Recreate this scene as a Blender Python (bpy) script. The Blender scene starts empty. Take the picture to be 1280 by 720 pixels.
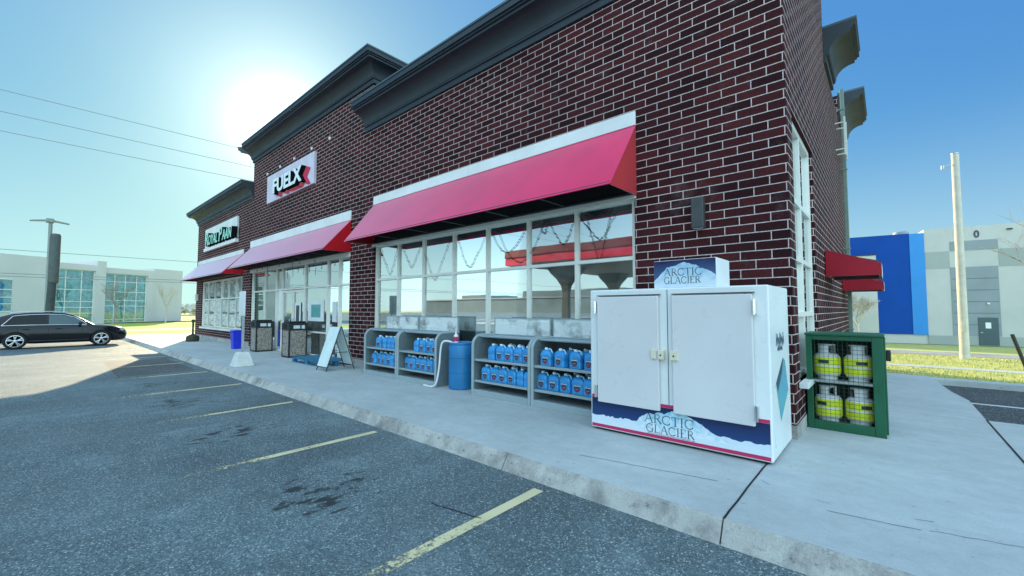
import bpy, bmesh, math, random
from mathutils import Vector, Matrix
random.seed(7)
R = math.radians
scene = bpy.context.scene
COL = scene.collection

# ------------------------------------------------------------------ materials
def nodes(name):
    m = bpy.data.materials.new(name); m.use_nodes = True
    nt = m.node_tree; nt.nodes.clear()
    out = nt.nodes.new('ShaderNodeOutputMaterial')
    return m, nt, out
def N(nt, typ, **kw):
    n = nt.nodes.new(typ)
    for k, v in kw.items():
        if k.startswith('i_'): n.inputs[k[2:].replace('_', ' ')].default_value = v
        else: setattr(n, k, v)
    return n
def rgba(c): return (c[0], c[1], c[2], 1.0)
def mixc(nt, fac, a, b, blend='MIX'):
    n = nt.nodes.new('ShaderNodeMix'); n.data_type = 'RGBA'; n.blend_type = blend
    for sock, v in ((n.inputs[0], fac), (n.inputs[6], a), (n.inputs[7], b)):
        if hasattr(v, 'links') or hasattr(v, 'is_output'): nt.links.new(v, sock)
        elif isinstance(v, (int, float)): sock.default_value = v
        else: sock.default_value = rgba(v)
    return n.outputs[2]
def math_(nt, op, a, b=0.0, clamp=False):
    n = nt.nodes.new('ShaderNodeMath'); n.operation = op; n.use_clamp = clamp
    for s, v in ((n.inputs[0], a), (n.inputs[1], b)):
        if isinstance(v, (int, float)): s.default_value = v
        else: nt.links.new(v, s)
    return n.outputs[0]
def ramp(nt, fac, p0, p1, c0=(0,0,0), c1=(1,1,1)):
    n = nt.nodes.new('ShaderNodeValToRGB')
    n.color_ramp.elements[0].position = p0; n.color_ramp.elements[1].position = p1
    n.color_ramp.elements[0].color = rgba(c0); n.color_ramp.elements[1].color = rgba(c1)
    nt.links.new(fac, n.inputs[0]); return n.outputs[0]
def noise(nt, vec, scale, detail=4, rough=0.55):
    n = N(nt, 'ShaderNodeTexNoise'); n.inputs['Scale'].default_value = scale
    n.inputs['Detail'].default_value = detail; n.inputs['Roughness'].default_value = rough
    if vec is not None: nt.links.new(vec, n.inputs['Vector'])
    return n.outputs['Fac']
def pos(nt): return N(nt, 'ShaderNodeNewGeometry').outputs['Position']
def scaled(nt, vec, s):
    m = N(nt, 'ShaderNodeVectorMath', operation='MULTIPLY'); nt.links.new(vec, m.inputs[0])
    m.inputs[1].default_value = s; return m.outputs[0]
def bsdf(nt, out, col, rough=0.6, metal=0.0, spec=0.5, **kw):
    b = N(nt, 'ShaderNodeBsdfPrincipled')
    if isinstance(col, tuple): b.inputs['Base Color'].default_value = rgba(col)
    else: nt.links.new(col, b.inputs['Base Color'])
    if isinstance(rough, (int, float)): b.inputs['Roughness'].default_value = rough
    else: nt.links.new(rough, b.inputs['Roughness'])
    b.inputs['Metallic'].default_value = metal
    b.inputs['Specular IOR Level'].default_value = spec
    for k, v in kw.items(): b.inputs[k.replace('_', ' ')].default_value = v
    nt.links.new(b.outputs[0], out.inputs[0]); return b
def bump(nt, b, h, strength=0.3, dist=0.01):
    n = N(nt, 'ShaderNodeBump'); n.inputs['Strength'].default_value = strength
    n.inputs['Distance'].default_value = dist
    nt.links.new(h, n.inputs['Height']); nt.links.new(n.outputs[0], b.inputs['Normal'])
def simple(name, col, rough=0.55, metal=0.0, var=0.10, scale=6.0, spec=0.5, bmp=0.0, **kw):
    """plain surface with a little wear: two octaves of tone variation plus roughness variation"""
    m, nt, out = nodes(name)
    p = pos(nt)
    f = noise(nt, p, scale, 5)
    lo = tuple(c * (1 - var) for c in col); hi = tuple(min(1, c * (1 + var)) for c in col)
    c = mixc(nt, ramp(nt, f, 0.3, 0.7), lo, hi)
    r = math_(nt, 'MULTIPLY_ADD', noise(nt, p, scale * 2.3, 3), 0.25)
    nt.nodes[-1].inputs[2].default_value = max(0.02, rough - 0.12)
    b = bsdf(nt, out, c, r, metal, spec, **kw)
    if bmp: bump(nt, b, noise(nt, p, scale * 14, 4), bmp, 0.004)
    return m

M = {}
def brick_material():
    m, nt, out = nodes('brick')
    g = N(nt, 'ShaderNodeNewGeometry'); p = g.outputs['Position']
    sp = N(nt, 'ShaderNodeSeparateXYZ'); nt.links.new(p, sp.inputs[0])
    sn = N(nt, 'ShaderNodeSeparateXYZ'); nt.links.new(g.outputs['True Normal'], sn.inputs[0])
    side = math_(nt, 'GREATER_THAN', math_(nt, 'ABSOLUTE', sn.outputs[0]), 0.5)
    ux = math_(nt, 'ADD', sp.outputs[0], 0.92)
    uy = math_(nt, 'ADD', sp.outputs[1], -6.3 + 0.03)
    mx = N(nt, 'ShaderNodeMix'); nt.links.new(side, mx.inputs[0]); nt.links.new(ux, mx.inputs[2]); nt.links.new(uy, mx.inputs[3])
    wob = noise(nt, p, 5.0, 2)
    v = math_(nt, 'ADD', sp.outputs[2], math_(nt, 'MULTIPLY', math_(nt, 'SUBTRACT', wob, 0.5), 0.006))
    v = math_(nt, 'ADD', v, 0.0255)
    cb = N(nt, 'ShaderNodeCombineXYZ'); nt.links.new(mx.outputs[0], cb.inputs[0]); nt.links.new(v, cb.inputs[1])
    br = N(nt, 'ShaderNodeTexBrick'); nt.links.new(cb.outputs[0], br.inputs['Vector'])
    br.inputs['Scale'].default_value = 1; br.inputs['Brick Width'].default_value = 0.37
    br.inputs['Row Height'].default_value = 0.1215; br.inputs['Mortar Size'].default_value = 0.0070
    br.inputs['Mortar Smooth'].default_value = 0.2; br.inputs['Bias'].default_value = -0.1
    br.inputs['Color1'].default_value = rgba((0.030, 0.0085, 0.0105))
    br.inputs['Color2'].default_value = rgba((0.088, 0.0195, 0.021))
    br.inputs['Mortar'].default_value = rgba((0.60, 0.52, 0.49))
    br.offset = 0.5
    big = noise(nt, p, 0.7, 3)
    fine = noise(nt, p, 38, 5, 0.7)
    c = mixc(nt, 1.0, br.outputs['Color'], ramp(nt, fine, 0.25, 0.8, (0.55, 0.55, 0.58), (1.35, 1.3, 1.3)), 'MULTIPLY')
    c = mixc(nt, 1.0, c, ramp(nt, big, 0.3, 0.7, (0.82, 0.82, 0.85), (1.12, 1.1, 1.08)), 'MULTIPLY')
    # lime bloom washed over some bricks
    bl = math_(nt, 'MULTIPLY', ramp(nt, noise(nt, p, 1.6, 6, 0.7), 0.58, 0.78), 0.13)
    c = mixc(nt, bl, c, (0.42, 0.36, 0.36))
    b = bsdf(nt, out, c, 0.85, 0, 0.12)
    h = math_(nt, 'ADD', math_(nt, 'MULTIPLY', br.outputs['Fac'], -1.0), math_(nt, 'MULTIPLY', fine, 0.35))
    bump(nt, b, h, 0.6, 0.006)
    return m
M['brick'] = brick_material()

def concrete_material(name, base=(0.40, 0.415, 0.42), dirt=0.35, streak=True):
    m, nt, out = nodes(name); p = pos(nt)
    a = noise(nt, p, 0.55, 6, 0.6)
    s = noise(nt, scaled(nt, p, (0.9, 2.3, 1.0)), 1.1, 8, 0.72) if streak else noise(nt, p, 2.2, 6, 0.65)
    fine = noise(nt, p, 60, 4, 0.7)
    c = mixc(nt, ramp(nt, a, 0.3, 0.7), tuple(x * 0.86 for x in base), tuple(x * 1.1 for x in base))
    c = mixc(nt, math_(nt, 'MULTIPLY', ramp(nt, s, 0.42, 0.75), dirt), c, tuple(x * 0.6 for x in base))
    c = mixc(nt, 1.0, c, ramp(nt, fine, 0.3, 0.75, (0.88, 0.88, 0.88), (1.08, 1.08, 1.08)), 'MULTIPLY')
    med = noise(nt, p, 7, 6, 0.75)
    c = mixc(nt, 1.0, c, ramp(nt, med, 0.3, 0.72, (0.90, 0.90, 0.90), (1.07, 1.07, 1.07)), 'MULTIPLY')
    spots = ramp(nt, noise(nt, p, 13, 2, 0.4), 0.72, 0.75)
    c = mixc(nt, math_(nt, 'MULTIPLY', spots, 0.5), c, tuple(x * 0.4 for x in base))
    b = bsdf(nt, out, c, 0.72, 0, 0.35)
    bump(nt, b, fine, 0.25, 0.004)
    return m
M['concrete'] = concrete_material('concrete', (0.44, 0.48, 0.485), 0.42)
def kerb_material():
    m, nt, out = nodes('kerb_concrete'); p = pos(nt)
    base = (0.49, 0.485, 0.455)
    a = noise(nt, p, 1.4, 6, 0.65)
    v = noise(nt, scaled(nt, p, (1.7, 2.0, 1.2)), 1.5, 6, 0.65)
    fine = noise(nt, p, 70, 4, 0.75)
    c = mixc(nt, ramp(nt, a, 0.3, 0.72), tuple(x * 0.72 for x in base), tuple(x * 1.12 for x in base))
    c = mixc(nt, math_(nt, 'MULTIPLY', ramp(nt, v, 0.46, 0.66), 0.75), c, (0.15, 0.145, 0.135))
    c = mixc(nt, math_(nt, 'MULTIPLY', ramp(nt, noise(nt, scaled(nt, p, (0.6,1,1)), 17, 6, 0.75), 0.58, 0.68), 0.8), c, (0.10, 0.095, 0.09))
    c = mixc(nt, 1.0, c, ramp(nt, fine, 0.3, 0.75, (0.8, 0.8, 0.8), (1.12, 1.12, 1.12)), 'MULTIPLY')
    b = bsdf(nt, out, c, 0.85, 0, 0.3)
    bump(nt, b, math_(nt, 'ADD', fine, noise(nt, p, 18, 4)), 0.7, 0.01)
    return m
M['kerb'] = kerb_material()

def asphalt_material(name, base=(0.122, 0.172, 0.188), stains=True):
    m, nt, out = nodes(name); p = pos(nt)
    vor = N(nt, 'ShaderNodeTexVoronoi'); vor.inputs['Scale'].default_value = 95; nt.links.new(p, vor.inputs['Vector'])
    sepc = N(nt, 'ShaderNodeSeparateColor'); nt.links.new(vor.outputs['Color'], sepc.inputs[0])
    agg = ramp(nt, sepc.outputs[0], 0.1, 1.0, (0.55, 0.56, 0.58), (1.35, 1.34, 1.32))
    light = ramp(nt, sepc.outputs[1], 0.90, 0.94)
    fine = noise(nt, p, 26, 6, 0.75)
    big = noise(nt, p, 0.45, 6, 0.62)
    mid = noise(nt, p, 3.0, 5, 0.6)
    c = mixc(nt, ramp(nt, big, 0.3, 0.7), tuple(x * 0.66 for x in base), tuple(x * 1.3 for x in base))
    c = mixc(nt, 1.0, c, ramp(nt, mid, 0.3, 0.72, (0.82, 0.82, 0.83), (1.14, 1.14, 1.13)), 'MULTIPLY')
    c = mixc(nt, 1.0, c, agg, 'MULTIPLY')
    c = mixc(nt, 1.0, c, ramp(nt, fine, 0.28, 0.75, (0.6, 0.6, 0.6), (1.3, 1.3, 1.3)), 'MULTIPLY')
    c = mixc(nt, math_(nt, 'MULTIPLY', light, 0.7), c, (0.46, 0.50, 0.50))
    rough = 0.72
    if stains:
        sp = N(nt, 'ShaderNodeSeparateXYZ'); nt.links.new(p, sp.inputs[0])
        # oil drips: one patch per stall, 2.95 m apart
        fx = math_(nt, 'SUBTRACT', math_(nt, 'FLOORED_MODULO', math_(nt, 'ADD', sp.outputs[0], 2.6), 2.955), 1.45)
        fy = math_(nt, 'SUBTRACT', sp.outputs[1], 1.95)
        d = math_(nt, 'ADD', math_(nt, 'POWER', math_(nt, 'ABSOLUTE', math_(nt, 'DIVIDE', fx, 0.75)), 2.0),
                  math_(nt, 'POWER', math_(nt, 'ABSOLUTE', math_(nt, 'DIVIDE', fy, 0.85)), 2.0))
        mask = math_(nt, 'MAXIMUM', math_(nt, 'SUBTRACT', 1.0, d), 0.0)
        drip = noise(nt, scaled(nt, p, (2.3, 1.0, 1.0)), 3.6, 5, 0.62)
        oil = ramp(nt, math_(nt, 'ADD', drip, math_(nt, 'MULTIPLY', mask, 0.17)), 0.68, 0.74)
        oil = math_(nt, 'MULTIPLY', oil, math_(nt, 'MULTIPLY', ramp(nt, mask, 0.02, 0.2), 0.88))
        c = mixc(nt, oil, c, (0.012, 0.012, 0.014))
        # wide soft grease darkening along the stall centre
        gre = math_(nt, 'MULTIPLY', ramp(nt, math_(nt, 'ABSOLUTE', fx), 0.75, 0.1), 0.25)
        c = mixc(nt, math_(nt, 'MULTIPLY', gre, ramp(nt, mid, 0.35, 0.7)), c, (0.045, 0.045, 0.048))
        tyre = noise(nt, scaled(nt, p, (2.2, 0.22, 1.0)), 1.6, 5, 0.6)
        c = mixc(nt, math_(nt, 'MULTIPLY', ramp(nt, tyre, 0.55, 0.72), 0.35), c, (0.05, 0.065, 0.07))
        dust = noise(nt, p, 0.9, 6, 0.7)
        c = mixc(nt, math_(nt, 'MULTIPLY', ramp(nt, dust, 0.56, 0.72), 0.30), c, (0.24, 0.27, 0.27))
    b = bsdf(nt, out, c, rough, 0, 0.4)
    h = math_(nt, 'ADD', math_(nt, 'MULTIPLY', vor.outputs['Distance'], -0.9), fine)
    bump(nt, b, h, 0.65, 0.009)
    return m
M['asphalt'] = asphalt_material('asphalt')
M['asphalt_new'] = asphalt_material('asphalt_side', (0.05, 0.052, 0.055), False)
M['road'] = asphalt_material('road_surface', (0.34, 0.33, 0.30), False)

def paint_line_material(name, col, y0, y1):
    m, nt, out = nodes(name); p = pos(nt)
    sp = N(nt, 'ShaderNodeSeparateXYZ'); nt.links.new(p, sp.inputs[0])
    n1 = noise(nt, p, 22, 5, 0.75); n2 = noise(nt, p, 2.2, 4)
    c = mixc(nt, ramp(nt, n2, 0.3, 0.7), tuple(x * 0.8 for x in col), col)
    b = N(nt, 'ShaderNodeBsdfPrincipled'); nt.links.new(c, b.inputs['Base Color']); b.inputs['Roughness'].default_value = 0.7
    t = N(nt, 'ShaderNodeBsdfTransparent')
    fade = N(nt, 'ShaderNodeMapRange'); nt.links.new(sp.outputs[1], fade.inputs[0])
    fade.inputs[1].default_value = y0; fade.inputs[2].default_value = y1
    fade.inputs[3].default_value = 0.30; fade.inputs[4].default_value = -0.22
    thr = math_(nt, 'ADD', math_(nt, 'ADD', n1, math_(nt, 'MULTIPLY', math_(nt, 'SUBTRACT', n2, 0.5), 0.5)), fade.outputs[0])
    f = ramp(nt, thr, 0.42, 0.54)
    mx = N(nt, 'ShaderNodeMixShader'); nt.links.new(f, mx.inputs[0]); nt.links.new(t.outputs[0], mx.inputs[1]); nt.links.new(b.outputs[0], mx.inputs[2])
    nt.links.new(mx.outputs[0], out.inputs[0])
    return m
M['line_yellow'] = paint_line_material('stall_paint', (0.66, 0.58, 0.35), 3.4, 0.7)
M['line_white'] = paint_line_material('side_stall_paint', (0.65, 0.66, 0.66), -10, -20)

def grass_material(name, a, b_, scale=3.0):
    m, nt, out = nodes(name); p = pos(nt)
    f = noise(nt, p, scale, 6, 0.7); g = noise(nt, p, scale * 11, 4, 0.7)
    c = mixc(nt, ramp(nt, f, 0.35, 0.68), a, b_)
    c = mixc(nt, 1.0, c, ramp(nt, g, 0.25, 0.75, (0.6, 0.62, 0.6), (1.3, 1.3, 1.3)), 'MULTIPLY')
    b = bsdf(nt, out, c, 0.9, 0, 0.2); bump(nt, b, g, 0.8, 0.03)
    return m
M['grass'] = grass_material('grass_ground', (0.38, 0.41, 0.12), (0.52, 0.48, 0.19), 1.2)
M['verge'] = grass_material('verge_grass', (0.26, 0.37, 0.06), (0.40, 0.42, 0.11), 0.8)
M['blade'] = simple('grass_blade', (0.48, 0.47, 0.15), 0.8, var=0.45, scale=2.5)

def glass_material(name, refl, film, tint=(0.75, 0.88, 0.86), filmcol=(0.55, 0.62, 0.6), wav=0.02):
    """coated shop glazing: mirror-like coat growing towards grazing angles, tinted see-through, thin milky film"""
    m, nt, out = nodes(name); p = pos(nt)
    lw = N(nt, 'ShaderNodeFresnel'); lw.inputs['IOR'].default_value = 1.52
    f = math_(nt, 'MULTIPLY_ADD', lw.outputs[0], 1.0 - refl, True); nt.nodes[-1].inputs[2].default_value = refl
    tr = N(nt, 'ShaderNodeBsdfTransparent'); tr.inputs[0].default_value = rgba(tint)
    df = N(nt, 'ShaderNodeBsdfDiffuse'); df.inputs[0].default_value = rgba(filmcol)
    gl = N(nt, 'ShaderNodeBsdfGlossy'); gl.inputs['Roughness'].default_value = 0.015; gl.inputs['Color'].default_value = (0.92, 0.97, 0.97, 1)
    bp = N(nt, 'ShaderNodeBump'); bp.inputs['Strength'].default_value = wav; bp.inputs['Distance'].default_value = 0.05
    nt.links.new(noise(nt, p, 1.3, 2, 0.4), bp.inputs['Height']); nt.links.new(bp.outputs[0], gl.inputs['Normal'])
    smear = math_(nt, 'MULTIPLY', ramp(nt, noise(nt, p, 2.4, 5, 0.6), 0.3, 0.8), film)
    m1 = N(nt, 'ShaderNodeMixShader'); nt.links.new(smear, m1.inputs[0]); nt.links.new(tr.outputs[0], m1.inputs[1]); nt.links.new(df.outputs[0], m1.inputs[2])
    m2 = N(nt, 'ShaderNodeMixShader'); nt.links.new(f, m2.inputs[0]); nt.links.new(m1.outputs[0], m2.inputs[1]); nt.links.new(gl.outputs[0], m2.inputs[2])
    nt.links.new(m2.outputs[0], out.inputs[0])
    return m
M['glass'] = glass_material('shop_glass', 0.58, 0.45)
M['glass_clear'] = glass_material('clear_glass', 0.22, 0.03)
M['glass_door'] = glass_material('entrance_glass', 0.44, 0.35)
M['glass_teal'] = glass_material('teal_glass', 0.22, 1.4, (0.25, 0.6, 0.6), (0.05, 0.34, 0.36), 0.05)
M['plexi'] = glass_material('clouded_plastic', 0.12, 2.4, (0.85, 0.9, 0.9), (0.70, 0.76, 0.76))

M['alu'] = simple('aluminium_frame', (0.74, 0.73, 0.67), 0.4, 0.0, 0.06, 3)
M['white'] = simple('white_paint', (0.74, 0.76, 0.77), 0.4, 0, 0.06, 2.0)
M['chest'] = simple('chest_enamel', (0.74, 0.77, 0.775), 0.3, 0, 0.05, 1.6)
def scuffed(name, col):
    m, nt, out = nodes(name); p = pos(nt)
    c = mixc(nt, ramp(nt, noise(nt, p, 1.1, 4), 0.3, 0.7), tuple(x*0.95 for x in col), tuple(min(1, x*1.04) for x in col))
    sc = math_(nt, 'MULTIPLY', ramp(nt, noise(nt, scaled(nt, p, (1.0, 1.0, 0.35)), 16, 5, 0.7), 0.68, 0.74), 0.35)
    c = mixc(nt, sc, c, (0.36, 0.36, 0.36))
    b = bsdf(nt, out, c, math_(nt, 'ADD', math_(nt, 'MULTIPLY', noise(nt, p, 5, 4), 0.3), 0.16), 0, 0.5)
    bump(nt, b, noise(nt, p, 2.6, 2, 0.4), 0.10, 0.03); return m
M['chest_door'] = scuffed('chest_door_enamel', (0.66, 0.645, 0.655))
M['band'] = simple('awning_band', (0.72, 0.74, 0.73), 0.6, 0, 0.10, 1.5)
def vinyl(name, col):
    m, nt, out = nodes(name); p = pos(nt)
    f = noise(nt, p, 1.1, 5, 0.6); g = noise(nt, p, 260, 2)
    c = mixc(nt, ramp(nt, f, 0.3, 0.7), tuple(x * 0.86 for x in col), tuple(min(1, x * 1.1) for x in col))
    b = bsdf(nt, out, c, 0.45, 0, 0.3); b.inputs['Sheen Weight'].default_value = 0.15; b.inputs['Sheen Roughness'].default_value = 0.3; b.inputs['Sheen Tint'].default_value = (1.0, 0.9, 0.97, 1)
    gl = N(nt, 'ShaderNodeBsdfGlossy'); gl.inputs['Roughness'].default_value = 0.55; gl.inputs['Color'].default_value = (1.0, 0.93, 0.97, 1)
    lw = N(nt, 'ShaderNodeLayerWeight'); lw.inputs['Blend'].default_value = 0.5
    f2 = math_(nt, 'MULTIPLY', math_(nt, 'POWER', lw.outputs['Facing'], 4.6), 1.25, True)
    ms = N(nt, 'ShaderNodeMixShader'); nt.links.new(f2, ms.inputs[0]); nt.links.new(b.outputs[0], ms.inputs[1]); nt.links.new(gl.outputs[0], ms.inputs[2]); nt.links.new(ms.outputs[0], out.inputs[0])
    bump(nt, b, math_(nt, 'ADD', g, math_(nt, 'MULTIPLY', f, 4.0)), 0.12, 0.004)
    return m
M['vinyl'] = vinyl('red_awning_vinyl', (0.74, 0.004, 0.10))
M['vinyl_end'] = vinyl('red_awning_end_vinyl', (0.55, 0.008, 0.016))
M['vinyl_side'] = vinyl('crimson_awning_vinyl', (0.36, 0.005, 0.022))
M['cornice'] = simple('cornice_slate', (0.024, 0.036, 0.048), 0.55, 0, 0.14, 1.5)
M['cap'] = simple('parapet_cap_metal', (0.075, 0.11, 0.125), 0.4, 0.2, 0.1, 2)
M['dark'] = simple('black_metal', (0.022, 0.024, 0.027), 0.45, 0.2, 0.2, 8)
M['charcoal'] = simple('charcoal_plastic', (0.045, 0.05, 0.052), 0.5, 0, 0.2, 6)
M['steel'] = simple('galvanised_steel', (0.45, 0.48, 0.48), 0.4, 0.6, 0.15, 5)
M['chrome'] = simple('chrome', (0.8, 0.8, 0.8), 0.15, 1.0, 0.03, 3)
M['rack'] = simple('rack_grey_plastic', (0.15, 0.195, 0.21), 0.5, 0, 0.1, 3)
M['rack_rim'] = simple('rack_rim_plastic', (0.29, 0.355, 0.38), 0.45, 0, 0.08, 3)
M['rackback'] = simple('rack_back_plastic', (0.075, 0.10, 0.11), 0.6, 0, 0.15, 3)
M['drum'] = simple('blue_drum_plastic', (0.015, 0.18, 0.42), 0.42, 0, 0.15, 3)
M['bluebin'] = simple('blue_bin_plastic', (0.012, 0.035, 0.62), 0.4, 0, 0.1, 4)
M['pallet'] = simple('blue_pallet_wood', (0.025, 0.16, 0.28), 0.7, 0, 0.3, 7, bmp=0.3)
M['green'] = simple('green_cage_paint', (0.003, 0.092, 0.042), 0.42, 0, 0.18, 4)
M['cageback'] = simple('dark_green_panel', (0.006, 0.03, 0.02), 0.6, 0, 0.2, 4)
M['tank'] = simple('white_tank_paint', (0.72, 0.74, 0.74), 0.35, 0, 0.06, 4)
M['sleeve'] = simple('yellow_green_sleeve', (0.66, 0.74, 0.02), 0.4, 0, 0.12, 9)
M['red_graphic'] = simple('magenta_red_graphic', (0.55, 0.02, 0.11), 0.4, 0, 0.06, 3)
M['snow'] = None
def graphic_grad(name, axis, z0, z1, c0, c1, nscale=0, namt=0.0):
    m, nt, out = nodes(name); p = pos(nt)
    sp = N(nt, 'ShaderNodeSeparateXYZ'); nt.links.new(p, sp.inputs[0])
    mr = N(nt, 'ShaderNodeMapRange'); nt.links.new(sp.outputs[axis], mr.inputs[0])
    mr.inputs[1].default_value = z0; mr.inputs[2].default_value = z1
    f = mr.outputs[0]
    if nscale: f = math_(nt, 'ADD', f, math_(nt, 'MULTIPLY', math_(nt, 'SUBTRACT', noise(nt, p, nscale, 6, 0.65), 0.5), namt))
    c = ramp(nt, f, 0.0, 1.0, c0, c1)
    bsdf(nt, out, c, 0.35); return m
M['navy'] = graphic_grad('navy_printed_sky', 2, 0.30, 0.62, (0.010, 0.055, 0.20), (0.004, 0.007, 0.05))
M['navy2'] = graphic_grad('navy_printed_sign_sky', 2, 2.05, 2.34, (0.07, 0.16, 0.34), (0.006, 0.010, 0.075), 3, 0.5)
M['snow'] = graphic_grad('printed_snow', 2, 0.15, 0.42, (0.75, 0.80, 0.86), (0.62, 0.74, 0.84), 7, 0.9)
M['ice'] = graphic_grad('printed_mountain', 2, 0.22, 0.58, (0.78, 0.86, 0.91), (0.24, 0.52, 0.68), 15, 2.6)
M['ice2'] = graphic_grad('printed_sign_mountain', 2, 2.04, 2.34, (0.66, 0.78, 0.87), (0.30, 0.52, 0.70), 14, 2.4)
M['crystal'] = graphic_grad('printed_ice_crystal', 2, 0.5, 1.2, (0.10, 0.42, 0.52), (0.12, 0.35, 0.45), 11, 1.8)
M['ink'] = simple('dark_teal_ink', (0.035, 0.085, 0.12), 0.4, 0, 0.05, 5)
M['ink_dark'] = simple('dark_ink', (0.02, 0.035, 0.06), 0.4, 0, 0.05, 5)
M['jug'] = simple('blue_fluid_jug', (0.035, 0.27, 0.60), 0.22, 0, 0.18, 9)
M['juglight'] = simple('pale_blue_jug_top', (0.32, 0.60, 0.76), 0.3, 0, 0.1, 9)
M['jlabel'] = None
def label_mat(name, cols, scale):
    m, nt, out = nodes(name); p = pos(nt)
    f = noise(nt, p, scale, 3, 0.6); g = noise(nt, p, scale * 2.7, 2, 0.5)
    c = mixc(nt, ramp(nt, f, 0.42, 0.5), cols[0], cols[1]); c = mixc(nt, ramp(nt, g, 0.6, 0.66), c, cols[2])
    bsdf(nt, out, c, 0.4); return m
M['jlabel'] = label_mat('jug_label_print', ((0.06, 0.20, 0.40), (0.06, 0.06, 0.11), (0.62, 0.55, 0.60)), 17)
M['juglabel'] = simple('jug_label_blue', (0.05, 0.26, 0.52), 0.35, 0, 0.15, 12)
M['paper_plain'] = simple('pale_print', (0.55, 0.52, 0.58), 0.4, 0, 0.1, 12)
M['paper'] = label_mat('printed_paper', ((0.72, 0.74, 0.73), (0.66, 0.70, 0.70), (0.42, 0.46, 0.46)), 15)
M['poster'] = label_mat('poster_print', ((0.74, 0.76, 0.72), (0.50, 0.55, 0.52), (0.07, 0.09, 0.08)), 4.2)
M['poster_dark'] = label_mat('poster_print_dark', ((0.40, 0.44, 0.42), (0.13, 0.17, 0.16), (0.62, 0.66, 0.62)), 3.0)
M['posterteal'] = simple('teal_poster_print', (0.10, 0.34, 0.34), 0.5, 0, 0.2, 5)
M['stone'] = None
def pebble():
    m, nt, out = nodes('exposed_aggregate_panel'); p = pos(nt)
    v = N(nt, 'ShaderNodeTexVoronoi'); v.inputs['Scale'].default_value = 42; nt.links.new(p, v.inputs['Vector'])
    s = N(nt, 'ShaderNodeSeparateColor'); nt.links.new(v.outputs['Color'], s.inputs[0])
    c = ramp(nt, s.outputs[0], 0.05, 0.95, (0.14, 0.115, 0.10), (0.46, 0.41, 0.36))
    b = bsdf(nt, out, c, 0.8); bump(nt, b, math_(nt, 'MULTIPLY', v.outputs['Distance'], -1), 0.8, 0.01); return m
M['stone'] = pebble()
M['board'] = simple('sandwich_board_white', (0.66, 0.76, 0.74), 0.4, 0, 0.08, 3)
M['signpanel'] = simple('sign_panel', (0.62, 0.56, 0.66), 0.45, 0, 0.10, 1.4)
M['signwhite'] = simple('sign_letter_face', (0.78, 0.86, 0.86), 0.35, 0, 0.05, 3)
M['signgreen'] = simple('green_letter_face', (0.34, 0.72, 0.58), 0.4, 0, 0.12, 6)
M['signred'] = simple('red_letter_backer', (0.52, 0.003, 0.05), 0.4, 0, 0.08, 5)
M['signdark'] = simple('letter_return_black', (0.003, 0.004, 0.005), 0.9, 0, 0.1, 5, 0.05)
M['intwall'] = simple('interior_wall_paint', (0.16, 0.18, 0.18), 0.8, 0, 0.08, 2)
M['intdark'] = simple('interior_dark_fixture', (0.05, 0.055, 0.06), 0.7, 0, 0.3, 4)
M['intfloor'] = simple('interior_floor_tile', (0.30, 0.30, 0.28), 0.5, 0, 0.12, 2)
M['roof'] = simple('roof_membrane', (0.14, 0.14, 0.14), 0.9, 0, 0.2, 1)
M['poleconc'] = simple('spun_concrete', (0.55, 0.53, 0.47), 0.85, 0, 0.12, 4, bmp=0.3)
M['lamp_grey'] = simple('lamp_grey_paint', (0.23, 0.27, 0.27), 0.5, 0.2, 0.1, 4)
M['wire'] = simple('weathered_cable', (0.22, 0.25, 0.26), 0.7)
M['bark'] = simple('bare_bark', (0.30, 0.26, 0.22), 0.9, 0, 0.3, 9)
M['bark_pale'] = simple('pale_twig_bark', (0.52, 0.46, 0.37), 0.9, 0, 0.25, 9)
M['precast'] = simple('pale_precast_panel', (0.50, 0.505, 0.49), 0.8, 0, 0.06, 0.6)
M['precast_left'] = simple('white_precast_panel', (0.56, 0.545, 0.54), 0.8, 0, 0.05, 0.4)
M['clad_blue'] = simple('royal_blue_cladding', (0.003, 0.062, 0.33), 0.6, 0, 0.07, 0.8, 0.15)
M['clad_lblue'] = simple('bright_blue_cladding', (0.008, 0.23, 0.64), 0.4, 0, 0.06, 0.8)
M['clad_grey'] = simple('grey_cladding', (0.24, 0.28, 0.31), 0.55, 0, 0.07, 0.8)
M['clad_green'] = simple('grey_green_panel', (0.33, 0.36, 0.35), 0.7, 0, 0.05, 0.8)
M['door_slate'] = simple('slate_door_paint', (0.05, 0.085, 0.105), 0.4, 0, 0.08, 3)
M['mulch'] = simple('bark_mulch', (0.05, 0.04, 0.03), 0.95, 0, 0.4, 6)
M['carpaint'] = simple('black_car_paint', (0.006, 0.007, 0.012), 0.15, 0, 0.05, 2, 0.25, 0.0, Coat_Weight=0.25, Coat_Roughness=0.03)
M['carglass'] = simple('tinted_car_glass', (0.004, 0.006, 0.007), 0.08, 0, 0.0, 2, 0.3)
M['carglass_light'] = simple('front_car_glass', (0.05, 0.10, 0.11), 0.06, 0, 0.05, 2)
M['tyre'] = simple('tyre_rubber', (0.012, 0.012, 0.013), 0.85, 0, 0.2, 12)
M['rim'] = simple('alloy_rim', (0.62, 0.63, 0.64), 0.3, 0.7, 0.05, 6)
M['lens'] = simple('clear_lamp_lens', (0.55, 0.58, 0.6), 0.1, 0.2, 0.05, 6)
M['taillens'] = simple('red_lamp_lens', (0.4, 0.01, 0.012), 0.15, 0, 0.05, 6)
M['hose'] = simple('white_hose', (0.74, 0.77, 0.78), 0.45, 0, 0.05, 6)
M['black'] = simple('joint_filler', (0.012, 0.012, 0.013), 0.9)
M['bulbwire'] = simple('string_light_wire', (0.012, 0.02, 0.018), 0.7)
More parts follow.
